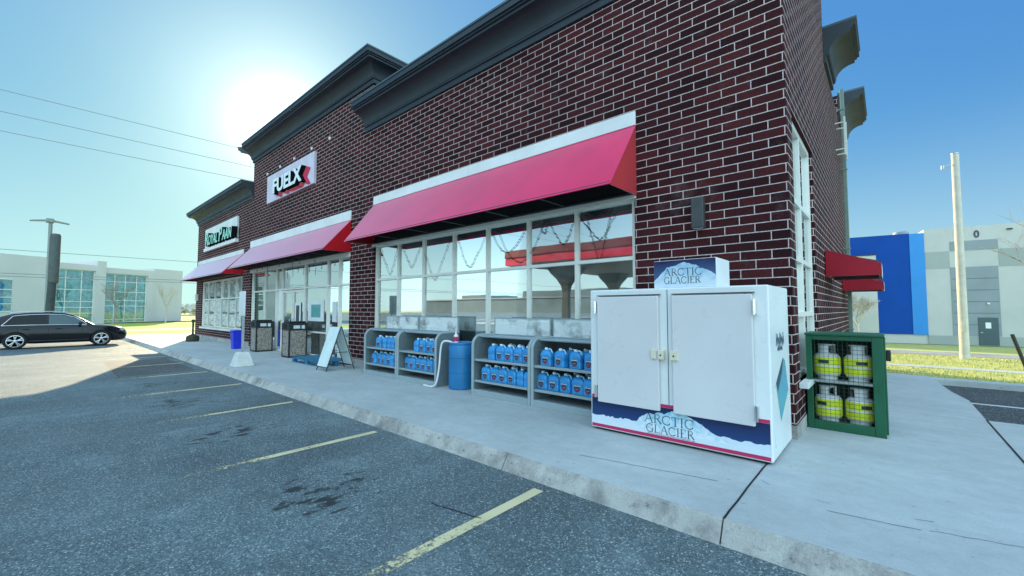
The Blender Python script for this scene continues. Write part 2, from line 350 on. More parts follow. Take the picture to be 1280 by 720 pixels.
M['beige'] = simple('cream_latch', (0.72, 0.66, 0.50), 0.4, 0, 0.05, 9)
M['canopyred'] = simple('red_fascia', (0.55, 0.002, 0.05), 0.35, 0, 0.06, 0.7)
M['canopydark'] = simple('dark_red_fascia', (0.15, 0.001, 0.015), 0.35, 0, 0.06, 0.7)
M['soffit'] = simple('canopy_soffit', (0.30, 0.29, 0.27), 0.7, 0, 0.06, 0.7)
def emit_mat(name, col, s):
    m, nt, out = nodes(name); e = N(nt, 'ShaderNodeEmission'); e.inputs[0].default_value = rgba(col); e.inputs[1].default_value = s
    nt.links.new(e.outputs[0], out.inputs[0]); return m
M['tube'] = emit_mat('fluorescent_tube', (0.95, 1.0, 0.97), 5.0)

# ------------------------------------------------------------------ mesh builder
class MB:
    def __init__(s): s.v = []; s.f = []; s.mi = []; s.cur = 0
    def add(s, vs, fs):
        o = len(s.v); s.v += [tuple(p) for p in vs]
        for f in fs: s.f.append(tuple(i + o for i in f)); s.mi.append(s.cur)
        return s
    def box(s, x0, x1, y0, y1, z0, z1):
        vs = [(x, y, z) for x in (x0, x1) for y in (y0, y1) for z in (z0, z1)]
        return s.add(vs, [(0,1,3,2),(4,6,7,5),(0,4,5,1),(2,3,7,6),(0,2,6,4),(1,5,7,3)])
    def quad(s, a, b, c, d): return s.add([a,b,c,d], [(0,1,2,3)])
    def poly(s, pts): return s.add(pts, [tuple(range(len(pts)))])
    def prism(s, pts2, fn, a, b):
        """2-D outline pts2 extruded from a to b ; fn(u,v,w) -> 3-D"""
        n = len(pts2)
        vs = [fn(u, v, a) for u, v in pts2] + [fn(u, v, b) for u, v in pts2]
        fs = [tuple(range(n))[::-1], tuple(range(n, 2 * n))] + [(i, (i+1) % n, n + (i+1) % n, n + i) for i in range(n)]
        return s.add(vs, fs)
    def tube(s, pts, r, n=8, r1=None, cap=True):
        pts = [Vector(p) for p in pts]; k = len(pts)
        rad = [r + (0 if r1 is None else (r1 - r) * i / max(1, k - 1)) for i in range(k)]
        vs = []; fs = []
        up = Vector((0, 0, 1)); t0 = (pts[1] - pts[0]).normalized()
        if abs(t0.dot(up)) > 0.95: up = Vector((1, 0, 0))
        a = t0.cross(up).normalized()
        for i, p in enumerate(pts):
            t = (pts[min(i + 1, k - 1)] - pts[max(i - 1, 0)]).normalized()
            a = (a - t * a.dot(t)).normalized(); b = t.cross(a)
            for j in range(n):
                an = 2 * math.pi * j / n
                vs.append(p + (a * math.cos(an) + b * math.sin(an)) * rad[i])
        for i in range(k - 1):
            for j in range(n):
                fs.append((i*n + j, i*n + (j+1) % n, (i+1)*n + (j+1) % n, (i+1)*n + j))
        if cap: fs += [tuple(range(n))[::-1], tuple(range((k-1)*n, k*n))]
        return s.add(vs, fs)
    def lathe(s, prof, c, n=24, axis='z'):
        vs = []; fs = []; k = len(prof)
        for r, h in prof:
            for j in range(n):
                an = 2 * math.pi * j / n
                u, w = r * math.cos(an), r * math.sin(an)
                if axis == 'z': vs.append((c[0] + u, c[1] + w, c[2] + h))
                elif axis == 'x': vs.append((c[0] + h, c[1] + u, c[2] + w))
                else: vs.append((c[0] + u, c[1] + h, c[2] + w))
        for i in range(k - 1):
            for j in range(n): fs.append((i*n + j, i*n + (j+1) % n, (i+1)*n + (j+1) % n, (i+1)*n + j))
        fs += [tuple(range(n))[::-1], tuple(range((k-1)*n, k*n))]
        return s.add(vs, fs)
    def build(s, name, mats, parent=None, world=True, smooth=None, bevel=0.0, seg=2):
        me = bpy.data.meshes.new(name)
        off = Vector((0, 0, 0))
        if world and parent is not None:
            q = parent
            while q is not None: off = off + q.location; q = q.parent
        me.from_pydata([tuple(Vector(p) - off) for p in s.v], [], s.f)
        if not isinstance(mats, (list, tuple)): mats = [mats]
        for m in mats: me.materials.append(m)
        if len(mats) > 1: me.polygons.foreach_set('material_index', s.mi)
        bm = bmesh.new(); bm.from_mesh(me); bmesh.ops.recalc_face_normals(bm, faces=bm.faces); bm.to_mesh(me); bm.free()
        if smooth is not None:
            me.polygons.foreach_set('use_smooth', [True] * len(me.polygons)); me.set_sharp_from_angle(angle=R(smooth))
        me.update()
        o = bpy.data.objects.new(name, me); COL.objects.link(o)
        if parent is not None: o.parent = parent
        if bevel:
            md = o.modifiers.new('bevel', 'BEVEL'); md.width = bevel; md.segments = seg; md.limit_method = 'ANGLE'; md.angle_limit = R(40)
        return o

def tag(o, label, cat, group=None):
    o['label'] = label; o['category'] = cat
    if group: o['group'] = group
    return o
def thing(name, label, cat, loc=(0,0,0), rz=0.0, group=None):
    o = bpy.data.objects.new(name, None); o.empty_display_size = 0.2; COL.objects.link(o)
    o.location = loc; o.rotation_euler = (0, 0, rz)
    return tag(o, label, cat, group)
def single(o, label, cat, group=None, base=None):
    """a thing that is one mesh: move its origin to its base"""
    if base is not None:
        o.data.transform(Matrix.Translation(-Vector(base))); o.location = base
    return tag(o, label, cat, group)
def struct(o, kind='structure'): o['kind'] = kind; return o
def copy_tree(o, parent=None):
    c = o.copy(); COL.objects.link(c)
    if parent is not None: c.parent = parent
    for ch in list(o.children): copy_tree(ch, c)
    return c
ORD = ['first','second','third','fourth','fifth','sixth','seventh','eighth']

def text_mesh(body, size, extrude=0.0, offset=0.0, shear=0.0, space=1.0, xscale=1.0):
    """outline lettering from the built-in font, returned as (verts, faces) in x,y (reading plane) and z (depth)"""
    cu = bpy.data.curves.new('letters', 'FONT'); cu.body = body; cu.size = size; cu.extrude = extrude
    cu.offset = offset; cu.shear = shear; cu.space_character = space; cu.align_x = 'CENTER'; cu.resolution_u = 4
    ob = bpy.data.objects.new('letters', cu); COL.objects.link(ob)
    me = bpy.data.meshes.new_from_object(ob.evaluated_get(bpy.context.evaluated_depsgraph_get()))
    vs = [(v.co.x * xscale, v.co.y, v.co.z) for v in me.vertices]; fs = [tuple(p.vertices) for p in me.polygons]
    bpy.data.objects.remove(ob); bpy.data.curves.remove(cu); bpy.data.meshes.remove(me)
    return vs, fs

# roman capitals drawn as strokes with serifs: (polyline, half-width) in a unit box
def arc(cx, cy, rx, ry, a0, a1, n=14): return [(cx + rx*math.cos(R(a0 + (a1-a0)*i/n)), cy + ry*math.sin(R(a0 + (a1-a0)*i/n))) for i in range(n+1)]
ROMAN = {
 'A': (0.86, [([(0.06,0),(0.43,1)],.022), ([(0.43,1),(0.80,0)],.05), ([(0.2,.36),(0.66,.36)],.018), ([(-.04,0),(.18,0)],.02), ([(.66,0),(.92,0)],.02)]),
 'R': (0.76, [([(0.14,0),(0.14,1)],.05), (arc(.3,.75,.28,.24,90,-90),.03), ([(.14,.99),(.3,.99)],.02), ([(.14,.51),(.3,.51)],.02), ([(.36,.5),(.74,.02)],.05), ([(0,0),(.28,0)],.02)]),
 'C': (0.84, [(arc(.44,.5,.40,.5,42,318,22),.036), ([(.74,.70),(.74,.96)],.02), ([(.74,.06),(.74,.28)],.02)]),
 'T': (0.74, [([(.36,0),(.36,1)],.05), ([(0,.98),(.72,.98)],.024), ([(.02,.80),(.02,.98)],.02), ([(.70,.80),(.70,.98)],.02), ([(.22,0),(.5,0)],.02)]),
 'I': (0.34, [([(.15,0),(.15,1)],.05), ([(.01,0),(.29,0)],.02), ([(.01,.99),(.29,.99)],.02)]),
 'G': (0.90, [(arc(.44,.5,.40,.5,42,330,22),.036), ([(.76,.06),(.76,.42)],.045), ([(.6,.42),(.9,.42)],.02), ([(.74,.72),(.74,.96)],.02)]),
 'L': (0.66, [([(.14,0),(.14,1)],.05), ([(0,.02),(.6,.02)],.024), ([(.6,.02),(.6,.22)],.02), ([(0,.99),(.28,.99)],.02)]),
 'E': (0.68, [([(.14,0),(.14,1)],.05), ([(0,.02),(.6,.02)],.024), ([(0,.98),(.58,.98)],.024), ([(.14,.52),(.46,.52)],.02), ([(.6,.02),(.6,.2)],.02), ([(.57,.8),(.57,.98)],.02)]),
}
def roman(mb, word, u0, v0, width, height, fn, bold=1.0):
    tot = sum(ROMAN[c][0] + .08 for c in word); sx = width / tot; u = u0
    for k, c in enumerate(word):
        w, strokes = ROMAN[c]
        for pl, hw in strokes:
            for (a, b) in zip(pl[:-1], pl[1:]):
                p = Vector((u + a[0]*sx, v0 + a[1]*height)); q = Vector((u + b[0]*sx, v0 + b[1]*height))
                d = (q - p).normalized(); n = Vector((-d.y, d.x)) * hw * height * bold; e = d * hw * height * 0.4
                mb.poly([fn(*(p - e - n)), fn(*(q + e - n)), fn(*(q + e + n)), fn(*(p - e + n))])
        u += (w + .08) * sx

# ------------------------------------------------------------------ ground and setting
def hterr(x, y): return -1.05 * min(max((y - 22.5) / 19.5, 0), 1) * min(max((x + 26) / 14, 0), 1)
mb = MB()
xs = [-700, -300, -150, -90, -60, -45, -36, -30, -26, -20, -14, -10, -5, 0, 5, 10, 16, 24, 40, 80, 160, 320, 700]
ys = [-700, -300, -120, -60, -30, -10, 0, 6, 12, 16, 20, 22.5, 26, 30, 34, 38, 42, 50, 60, 90, 160, 320, 700]
vs = [(x, y, hterr(x, y) - 0.03) for y in ys for x in xs]; W_ = len(xs)
mb.add(vs, [(j*W_+i, j*W_+i+1, (j+1)*W_+i+1, (j+1)*W_+i) for j in range(len(ys)-1) for i in range(len(xs)-1)])
struct(mb.build('ground', M['grass']))
def sheet(name, pts, mat, z=None, dz=0.0, sub=None):
    mb = MB(); mb.poly([(x, y, (hterr(x, y) if z is None else z) + dz) for x, y in pts]); return struct(mb.build(name, mat))
sheet('parking_lot', [(-33.2,-158),(160,-158),(160,3.6),(-33.2,3.6)], M['asphalt'], 0.0)
sheet('side_parking_lot', [(1.0,9.2),(30,9.2),(30,14.05),(0.7,14.05),(0.8,12.6),(1.0,11)], M['asphalt_new'], 0.0)
def prism_slab(name, pts, z0, z1, mat):
    mb = MB(); mb.prism(pts, lambda u, v, w: (u, v, w), z0, z1); return struct(mb.build(name, mat))
prism_slab('sidewalk', [(-36,3.585),(-1.0,3.585),(-1.0,16.5),(-0.9,16.5),(-0.9,3.585),(1.0,3.585),(1.0,11.0),(0.86,11.9),(0.67,14.4),(-0.4,14.6),(-0.9,14.6),(-1.0,14.6),(-1.0,16.5),(-36,16.5)][:1] +
           [(1.0,3.585),(1.0,11.0),(0.86,11.9),(0.67,14.35),(-0.6,14.5),(-36,14.5)], -0.02, 0.15, M['concrete'])
prism_slab('apron', [(1.006,3.585),(14,3.585),(14,9.2),(1.006,9.2)], -0.02, 0.147, M['concrete'])
prism_slab('west_sidewalk', [(-36,-40),(-33.35,-40),(-33.35,3.575),(-36,3.575)], -0.02, 0.13, M['concrete'])
# battered kerb face along the stalls, in lengths with open joints
cuts = [-33.2, -27.0, -22.4, -17.9, -13.4, -10.6, -7.0, -3.22, -1.0, 2.2, 5.6, 9.5, 14]
mb = MB()
for a, b in zip(cuts[:-1], cuts[1:]):
    prof = [(3.43, -0.02), (3.452, 0.0), (3.545, 0.138), (3.556, 0.149), (3.583, 0.1535), (3.583, -0.02)]
    n_ = max(2, int((b - a) / 0.25)); rows = []
    for i in range(n_ + 1):
        x = a + 0.006 + (b - a - 0.012) * i / n_
        j = random.uniform(-1, 1) * 0.005; jz = random.uniform(-1, 0.3) * 0.004
        rows.append([(x, y + (j if 0.1 < z else 0), z + (jz if z > 0.1 else 0)) for y, z in prof])
    vs = [p for r in rows for p in r]; k = len(prof)
    fs = [(i*k + j, i*k + (j+1) % k, (i+1)*k + (j+1) % k, (i+1)*k + j) for i in range(n_) for j in range(k)]
    fs += [tuple(range(k)), tuple(range(n_*k, n_*k + k))[::-1]]
    mb.add(vs, fs)
struct(mb.build('kerb', M['kerb'], smooth=40))
# expansion joints and cracks in the slab
mb = MB()
def ribbon(mb, pts, w, z):
    for (a, b) in zip(pts[:-1], pts[1:]):
        d = Vector((b[0]-a[0], b[1]-a[1])).normalized(); n = Vector((-d.y, d.x)) * w / 2
        mb.poly([(a[0]-n.x, a[1]-n.y, z), (b[0]-n.x, b[1]-n.y, z), (b[0]+n.x, b[1]+n.y, z), (a[0]+n.x, a[1]+n.y, z)])
def wander(p, q, n, amp):
    return [(p[0] + (q[0]-p[0])*i/n + random.uniform(-amp, amp), p[1] + (q[1]-p[1])*i/n + random.uniform(-amp, amp)) for i in range(n+1)]
ribbon(mb, wander((-1.0,3.56),(-1.0,6.28),14,0.004), 0.017, 0.1545)
ribbon(mb, [(1.003,5.2),(1.003,9.2)], 0.02, 0.1545)
struct(mb.build('expansion_joint', M['black']))
mb = MB()
for a, b, n in (((-0.42,4.25),(0.12,4.33),9),((0.16,4.36),(0.9,4.55),12),((0.1,4.52),(0.2,4.56),2),((-0.50,4.42),(-0.42,4.42),2),((-2.6,4.05),(-1.25,4.3),16),((-0.96,4.6),(-0.88,4.52),2),((0.3,5.1),(0.36,5.12),1),((0.9,4.55),(1.8,4.9),10)):
    ribbon(mb, wander(a, b, n, 0.008), random.uniform(0.003, 0.006), 0.1535)
struct(mb.build('pavement_crack', M['black']))
mb = MB(); ribbon(mb, wander((-2.62,2.55),(-3.15,2.45),6,0.01), 0.012, 0.004); struct(mb.build('asphalt_crack', M['black']))
# stall markings
for i in range(9):
    x = -2.6 - 2.955 * i
    mb = MB(); L = 4.6
    mb.quad((x - 0.055, 3.32 - L, 0.004), (x + 0.055, 3.32 - L, 0.004), (x + 0.055, 3.32, 0.004), (x - 0.055, 3.32, 0.004))
    struct(mb.build('parking_line', M['line_yellow']))
for x in (0.0,):
    mb = MB(); mb.quad((1.05, 11.62, 0.004), (9, 11.62, 0.004), (9, 11.74, 0.004), (1.05, 11.74, 0.004)); struct(mb.build('side_parking_line', M['line_white']))
# darker asphalt repair patches by the far stalls
sheet('asphalt_patch', [(-19.6,1.6),(-15.0,1.5),(-15.0,3.2),(-19.4,3.2)], asphalt_material('asphalt_patch', (0.075,0.078,0.08), False), 0.002)
# right-hand side beyond the side lot
prism_slab('side_kerb', [(0.7,14.05),(30,14.05),(30,14.45),(0.69,14.45)], -0.02, 0.12, M['concrete'])
sheet('pale_path', [(-0.9,18.25),(30,18.25),(30,18.85),(-0.9,18.85)], M['concrete'], 0.0, -0.022)
mb = MB()
for a, b in ((25.5, 28), (28, 31), (31, 34.6)):
    mb.quad((-12, a, hterr(-12,a)-0.02), (60, a, hterr(60,a)-0.02), (60, b, hterr(60,b)-0.02), (-12, b, hterr(-12,b)-0.02))
struct(mb.build('side_road', M['road']))
# left-hand side: verge, road, far verge
sheet('south_lot', [(-240,-158),(-33.4,-158),(-33.4,-14),(-240,-14)], M['asphalt'], -0.004)
sheet('verge', [(-46,-14),(-36,-14),(-36,70),(-46,70)], M['verge'], 0.0)
sheet('west_road', [(-50,-90),(-46,-90),(-46,90),(-50,90)], M['road'], 0.004)
sheet('far_verge', [(-78,-14),(-50,-14),(-50,80),(-78,80)], M['verge'], 0.0)
prism_slab('mulch_bed', [(-74.8,7.0),(-73.0,7.0),(-75.5,15.5),(-78.0,15.5)], -0.02, 0.10, M['mulch'])
# grass blades on the near verge: nobody could count them
mb = MB()
for i in range(15000):
    x = random.uniform(-0.8, 10.0); y = 14.5 + 9.0 * random.random() ** 1.2
    if 18.2 < y < 18.9: continue
    h = random.uniform(0.03, 0.085); a = random.uniform(0, 6.28); w = random.uniform(0.006, 0.013)
    dx, dy = math.cos(a) * w, math.sin(a) * w; lx, ly = random.uniform(-.03,.03), random.uniform(-.03,.03)
    z = hterr(x, y) - 0.03
    mb.add([(x-dx, y-dy, z), (x+dx, y+dy, z), (x+lx, y+ly, z + h)], [(0,1,2)])
struct(mb.build('grass', M['blade']), 'stuff')

# ------------------------------------------------------------------ store building
WY = 6.3
store = thing('store_building', 'dark red brick convenience store with slate cornices and large shop windows', 'building', (-15.6, 11.3, 0.15))
def wall_grid(mb, us, vs_, solid, fn, th):
    """brick skin: solid(u,v) on cell centres, fn(u,v,d) maps to 3-D, d = depth behind the face"""
    us = sorted(set(us)); vs_ = sorted(set(vs_))
    S = lambda i, j: 0 <= i < len(us)-1 and 0 <= j < len(vs_)-1 and solid((us[i]+us[i+1])/2, (vs_[j]+vs_[j+1])/2)
    for i in range(len(us)-1):
        for j in range(len(vs_)-1):
            if not S(i, j): continue
            a, b, c, d = us[i], us[i+1], vs_[j], vs_[j+1]
            mb.quad(fn(a,c,0), fn(b,c,0), fn(b,d,0), fn(a,d,0)); mb.quad(fn(a,c,th), fn(b,c,th), fn(b,d,th), fn(a,d,th))
            if not S(i-1, j): mb.quad(fn(a,c,0), fn(a,d,0), fn(a,d,th), fn(a,c,th))
            if not S(i+1, j): mb.quad(fn(b,c,0), fn(b,d,0), fn(b,d,th), fn(b,c,th))
            if not S(i, j-1): mb.quad(fn(a,c,0), fn(b,c,0), fn(b,c,th), fn(a,c,th))
            if not S(i, j+1): mb.quad(fn(a,d,0), fn(b,d,0), fn(b,d,th), fn(a,d,th))
W1 = (-10.80, -2.98, 0.32, 3.56); W2 = (-21.0, -12.15, 0.15, 3.46); W3 = (-29.2, -22.1, 0.80, 3.30)
WS = (6.72, 8.78, 0.80, 4.45)
def top_front(x):
    if x < -21.0: return 7.2
    if x < -10.95: return 8.75
    if x < -3.3: return 7.45
    return 9.6
def solid_front(x, z):
    for a, b, c, d in (W1, W2, W3):
        if a < x < b and c < z < d: return False
    return 0.15 < z < top_front(x)
mb = MB()
wall_grid(mb, [-30.4,-21.0,-10.95,-3.3,-0.9] + [w[i] for w in (W1,W2,W3) for i in (0,1)], [0.15,7.2,8.75,7.45,9.6] + [w[i] for w in (W1,W2,W3) for i in (2,3)],
          solid_front, lambda u, v, d: (u, WY + d, v), 0.3)
def top_side(y):
    if y < 11.4: return 9.6
    if y < 13.1: return 7.95
    if y < 15.0: return 7.2
    return 7.85
def solid_side(y, z): return 0.15 < z < top_side(y) and not (WS[0] < y < WS[1] and WS[2] < z < WS[3])
wall_grid(mb, [6.6,11.4,13.1,15.0,17.3,WS[0],WS[1]], [0.15,7.2,7.85,7.95,9.6,WS[2],WS[3]], solid_side, lambda u, v, d: (-0.9 - d, u, v), 0.3)
# back and west walls, sides of the raised middle
mb.box(-30.4, -1.2, 17.0, 17.3, 0.15, 7.2); mb.box(-30.4, -30.1, 6.6, 17.0, 0.15, 7.2)
mb.box(-11.25, -10.95, 6.6, 12.0, 6.95, 8.75); mb.box(-21.0, -20.7, 6.6, 12.0, 6.95, 8.75); mb.box(-20.7, -11.25, 11.7, 12.0, 6.95, 8.75)
mb.build('brick_wall', M['brick'], store)
mb = MB(); mb.box(-30.1, -1.2, 6.6, 17.0, 6.6, 6.9); mb.box(-20.7, -11.25, 6.6, 11.7, 8.3, 8.5); mb.build('roof', M['roof'], store)
# low concrete plinth
for a, b in ((-30.4,-21.0),(-12.15,-0.9)):
    mb = MB(); mb.box(a, b + (0.012 if b == -0.9 else 0), 6.288, 6.299, 0.15, 0.315)
    if b == -0.9: mb.box(-0.899, -0.888, 6.299, 17.3, 0.15, 0.315)
    mb.build('plinth', M['kerb'], store)
# cornices: profile (outward, z) swept along plan points with mitred corners
PROF = [(0.0,0.0),(0.05,0.0),(0.05,0.13),(0.085,0.13),(0.085,0.17)] + [(0.095 + 0.32*(1-math.cos(R(t))), 0.17 + 0.30*math.sin(R(t))) for t in (0,18,36,54,72,90)] + \
       [(0.43,0.47),(0.43,0.53),(0.47,0.53),(0.47,0.57),(0.51,0.57),(0.51,0.69),(0.0,0.69)]
def sweep(mb, path, norms, prof, z0, s=1.0):
    """path: plan points; norms: outward offset vector per unit at each point (mitre already folded in)"""
    k = len(prof); vs = []
    for (x, y), (nx, ny) in zip(path, norms):
        for o, z in prof: vs.append((x + nx*o*s, y + ny*o*s, z0 + z*s))
    fs = [(i*k+j, i*k+(j+1)%k, (i+1)*k+(j+1)%k, (i+1)*k+j) for i in range(len(path)-1) for j in range(k)]
    fs += [tuple(range(k)), tuple(range((len(path)-1)*k, len(path)*k))]
    mb.add(vs, fs)
def cap_sheet(mb, pts, z): mb.prism(pts, lambda u, v, w: (u, v, w), z, z + 0.03)
def cornice(path, norms, z0, s=1.0):
    mb = MB(); sweep(mb, path, norms, PROF, z0, s); c = mb.build('cornice', M['cornice'], store, smooth=28)
    mb = MB(); sweep(mb, path, norms, [(0.47,0.692),(0.53,0.692),(0.53,0.735),(0.0,0.735),(0.0,0.692)], z0, s)
    mb.build('cap_flashing', M['cap'], c)
cornice([(-11.3,WY),(-3.3,WY)], [(0,-1)]*2, 6.93)
cornice([(-21.02,WY),(-10.93,WY),(-10.93,12.0)], [(0,-1),(1,-1),(1,0)], 8.28, 1.0)
cornice([(-21.02,12.0),(-21.02,WY)], [(-1,0),(-1,-1)], 8.285, 1.0)
cornice([(-30.4,12.0),(-30.4,WY),(-20.9,WY)], [(-1,0),(-1,-1),(0,-1)], 6.68)
cornice([(-3.3,WY),(-0.9,WY),(-0.9,11.4)], [(0,-1),(1,-1),(1,0)], 9.0)
cornice([(-0.9,11.4),(-0.9,13.0)], [(1,0)]*2, 7.2, 1.12)
cornice([(-0.9,15.0),(-0.9,17.3)], [(1,0)]*2, 7.1, 1.12)
# windows
def bars(mb, x0, x1, z0, z1, xs, zs, y, w=0.06, d=0.10, ow=0.075):
    mb.box(x0, x0+ow, y, y+d, z0, z1); mb.box(x1-ow, x1, y, y+d, z0, z1)
    mb.box(x0+ow, x1-ow, y, y+d, z1-ow, z1); mb.box(x0+ow, x1-ow, y, y+d, z0, z0+ow)
    for x in xs: mb.box(x-w/2, x+w/2, y+0.003, y+d-0.003, z0+ow, z1-ow)
    cx = [x0+ow] + [v for x in xs for v in (x-w/2, x+w/2)] + [x1-ow]
    for z in zs:
        for a, b in zip(cx[0::2], cx[1::2]): mb.box(a, b, y+0.006, y+d-0.006, z-w/2, z+w/2)
def panes(mb, x0, x1, z0, z1, xs, zs, y, skip=None, only=None):
    X = [x0+0.03] + xs + [x1-0.03]; Z = [z0+0.03] + zs + [z1-0.03]
    for i in range(len(X)-1):
        for j in range(len(Z)-1):
            if skip and i in skip: continue
            if only is not None and i not in only: continue
            t = [random.uniform(-1,1)*0.0035 for _ in range(3)]
            mb.quad((X[i],y,Z[j]), (X[i+1],y+t[0],Z[j]), (X[i+1],y+t[0]+t[1],Z[j+1]), (X[i],y+t[1],Z[j+1]))
FY = WY + 0.06; GY = FY + 0.055
m1 = [-9.70,-8.61,-7.46,-6.37,-5.24,-4.13]
mb = MB(); bars(mb, *W1, m1, [2.58], FY); mb.box(W1[0]-0.03, W1[1]+0.03, WY-0.035, FY-0.001, W1[3]-0.045, W1[3]+0.03); w1 = mb.build('window', M['alu'], store, bevel=0.004)
mb = MB(); panes(mb, *W1, m1, [2.58], GY, skip=[3]); mb.build('glass', M['glass'], w1)
mb = MB(); panes(mb, *W1, m1, [2.58], GY, only=[3]); mb.build('clear_glass', M['glass_clear'], w1)
m2 = [-19.45,-18.2,-17.6,-15.5,-13.75,-12.95]
mb = MB(); bars(mb, *W2, m2, [2.52], FY); mb.box(W2[0]-0.03, W2[1]+0.03, WY-0.035, FY-0.001, W2[3]-0.12, W2[3]+0.03)
for a, b in ((-20.92,-19.48),(-15.47,-13.78)): mb.box(a, b, FY+0.008, FY+0.09, 0.95, 1.0)
w2 = mb.build('window', M['alu'], store, bevel=0.004)
mb = MB(); panes(mb, *W2, m2, [2.52], GY, skip=[3]); mb.quad((-17.6,GY,2.52),(-15.5,GY,2.52),(-15.5,GY,3.43),(-17.6,GY,3.43)); mb.build('glass', M['glass_door'], w2)
for a, b, hx in ((-17.57,-16.56,-16.66),(-16.54,-15.53,-16.44)):
    mb = MB(); bars(mb, a, b, 0.19, 2.47, [], [1.1], FY+0.012, 0.09, 0.06, 0.09); dr = mb.build('entrance_door', M['alu'], store, bevel=0.004)
    mb = MB(); mb.quad((a+.05,GY-.005,.24),(b-.05,GY-.004,.24),(b-.05,GY-.002,2.42),(a+.05,GY-.005,2.42)); mb.build('glass', M['glass_door'], dr)
    mb = MB(); mb.tube([(hx,FY+.01,1.0),(hx,FY-.05,1.02),(hx,FY-.05,1.4),(hx,FY+.01,1.42)], 0.014); mb.build('handle', M['steel'], dr, smooth=40)
m3 = [-28.0,-26.8,-25.62,-24.46,-23.28]
mb = MB(); bars(mb, *W3, m3, [2.30], FY); w3 = mb.build('window', M['alu'], store, bevel=0.004)
mb = MB(); mb.box(W3[0]-.05, W3[1]+.05, WY-0.05, FY-0.002, 0.70, 0.80); mb.build('sill', M['band'], w3)
mb = MB(); panes(mb, *W3, m3, [2.30], GY); mb.build('glass', M['glass_clear'], w3)
# corner window in the side wall (frame in y,z)
mb = MB(); t = MB(); bars(t, WS[0], WS[1], WS[2], WS[3], [7.72], [3.32,2.48,1.68], 0, 0.07, 0.10, 0.08)
sw = lambda p: (-0.9 - 0.05 - p[1], p[0], p[2])
mb.add([sw(p) for p in t.v], t.f); ws = mb.build('window', M['alu'], store, bevel=0.004)
mb = MB(); t = MB(); panes(t, WS[0], WS[1], WS[2], WS[3], [7.72], [3.32,2.48,1.68], 0.05); mb.add([sw(p) for p in t.v], t.f); mb.build('glass', M['glass'], ws)
mb = MB(); mb.box(-0.95, -0.80, WS[0]-0.10, WS[1]+0.10, 0.73, 0.80); mb.build('sill', M['band'], ws, bevel=0.006)
# downspout and access ladder on the side wall
mb = MB(); mb.box(-0.83,-0.74,14.72,14.81,0.3,7.9)
for z in (1.2,3.4,5.6,7.3): mb.box(-0.90,-0.725,14.705,14.825,z,z+0.04)
mb.build('downspout', simple('downspout_paint', (0.17,0.24,0.20), 0.4), store, bevel=0.01)
mb = MB()
for y in (13.75,14.2): mb.box(-0.72,-0.68,y,y+0.04,5.75,6.75)
for z in (5.8,6.2,6.65): mb.box(-0.71,-0.69,13.79,14.2,z,z+0.03)
for z in (5.9,6.6):
    for y in (13.76,14.21): mb.box(-0.9,-0.72,y,y+0.025,z,z+0.03)
mb.build('wall_ladder', M['alu'], store)
# interior shell
mb = MB()
mb.box(-30.1,-1.2,6.6,17.0,0.10,0.16); mb.build('interior_floor', M['intfloor'], store)
mb = MB(); mb.box(-30.1,-1.2,6.6,17.0,4.5,4.6); mb.build('interior_ceiling', M['intwall'], store)
mb = MB(); mb.box(-21.6,-21.5,6.6,13,0.16,4.5); mb.box(-30.1,-1.2,13.0,13.1,0.16,4.5); mb.build('interior_wall', M['intwall'], store)
for i, (x, y) in enumerate(((-4.2,8.4),(-7.0,8.4),(-9.8,8.4),(-14.2,8.6),(-17.4,8.6))):
    t = thing('ceiling_light', ORD[i] + ' white tube light on the store ceiling counted from the ice chest end', 'ceiling light', (x, y, 4.42), group='tube lights on the store ceiling')
    mb = MB(); mb.box(-0.62,0.62,-0.09,0.09,0.03,0.075); mb.build('housing', M['white'], t, world=False)
    mb = MB(); mb.tube([(-0.58,0,0),(0.58,0,0)], 0.02, 8); mb.build('tube', M['tube'], t, world=False)
# shop fittings just behind the panes
def fitting(name, lab, cat, x0, x1, y0, y1, z1, mat, shelves=0):
    t = thing(name, lab, cat, ((x0+x1)/2, (y0+y1)/2, 0.16))
    mb = MB(); mb.box(x0,x1,y1-0.04,y1,0.16,z1); mb.box(x0,x0+.04,y0,y1-.04,0.16,z1); mb.box(x1-.04,x1,y0,y1-.04,0.16,z1); mb.box(x0+.04,x1-.04,y0,y1-.04,z1-.05,z1); mb.box(x0+.04,x1-.04,y0,y1-.04,0.16,.30)
    mb.build('carcass', mat, t, bevel=0.006)
    for k in range(shelves):
        z = 0.3 + (z1-0.3)*(k+1)/(shelves+1); mb = MB(); mb.box(x0+.042,x1-.042,y0+.02,y1-.05,z,z+.03); mb.build('shelf', M['alu'], t)
    return t
fitting('display_fridge', 'white display fridge behind the glass right of the entrance doors', 'fridge', -15.2,-14.0,7.0,7.7,2.05, M['white'], 3)
fitting('store_shelf', 'grey shelf unit standing inside the dark fourth pane of the long window', 'shelf', -7.3,-6.5,7.4,7.8,1.9, M['intdark'], 3)
fitting('store_shelf', 'pale shelf unit inside the long window behind the washer fluid racks', 'shelf', -10.3,-8.0,7.1,7.5,1.75, M['intwall'], 3)
fitting('store_shelf', 'pale shelf unit inside the long window nearest the ice chest', 'shelf', -5.0,-3.4,7.1,7.5,1.55, M['intwall'], 3)
fitting('store_shelf', 'grey shelf unit behind the glass left of the entrance doors', 'shelf', -20.4,-18.4,7.2,7.6,1.8, M['intwall'], 3)

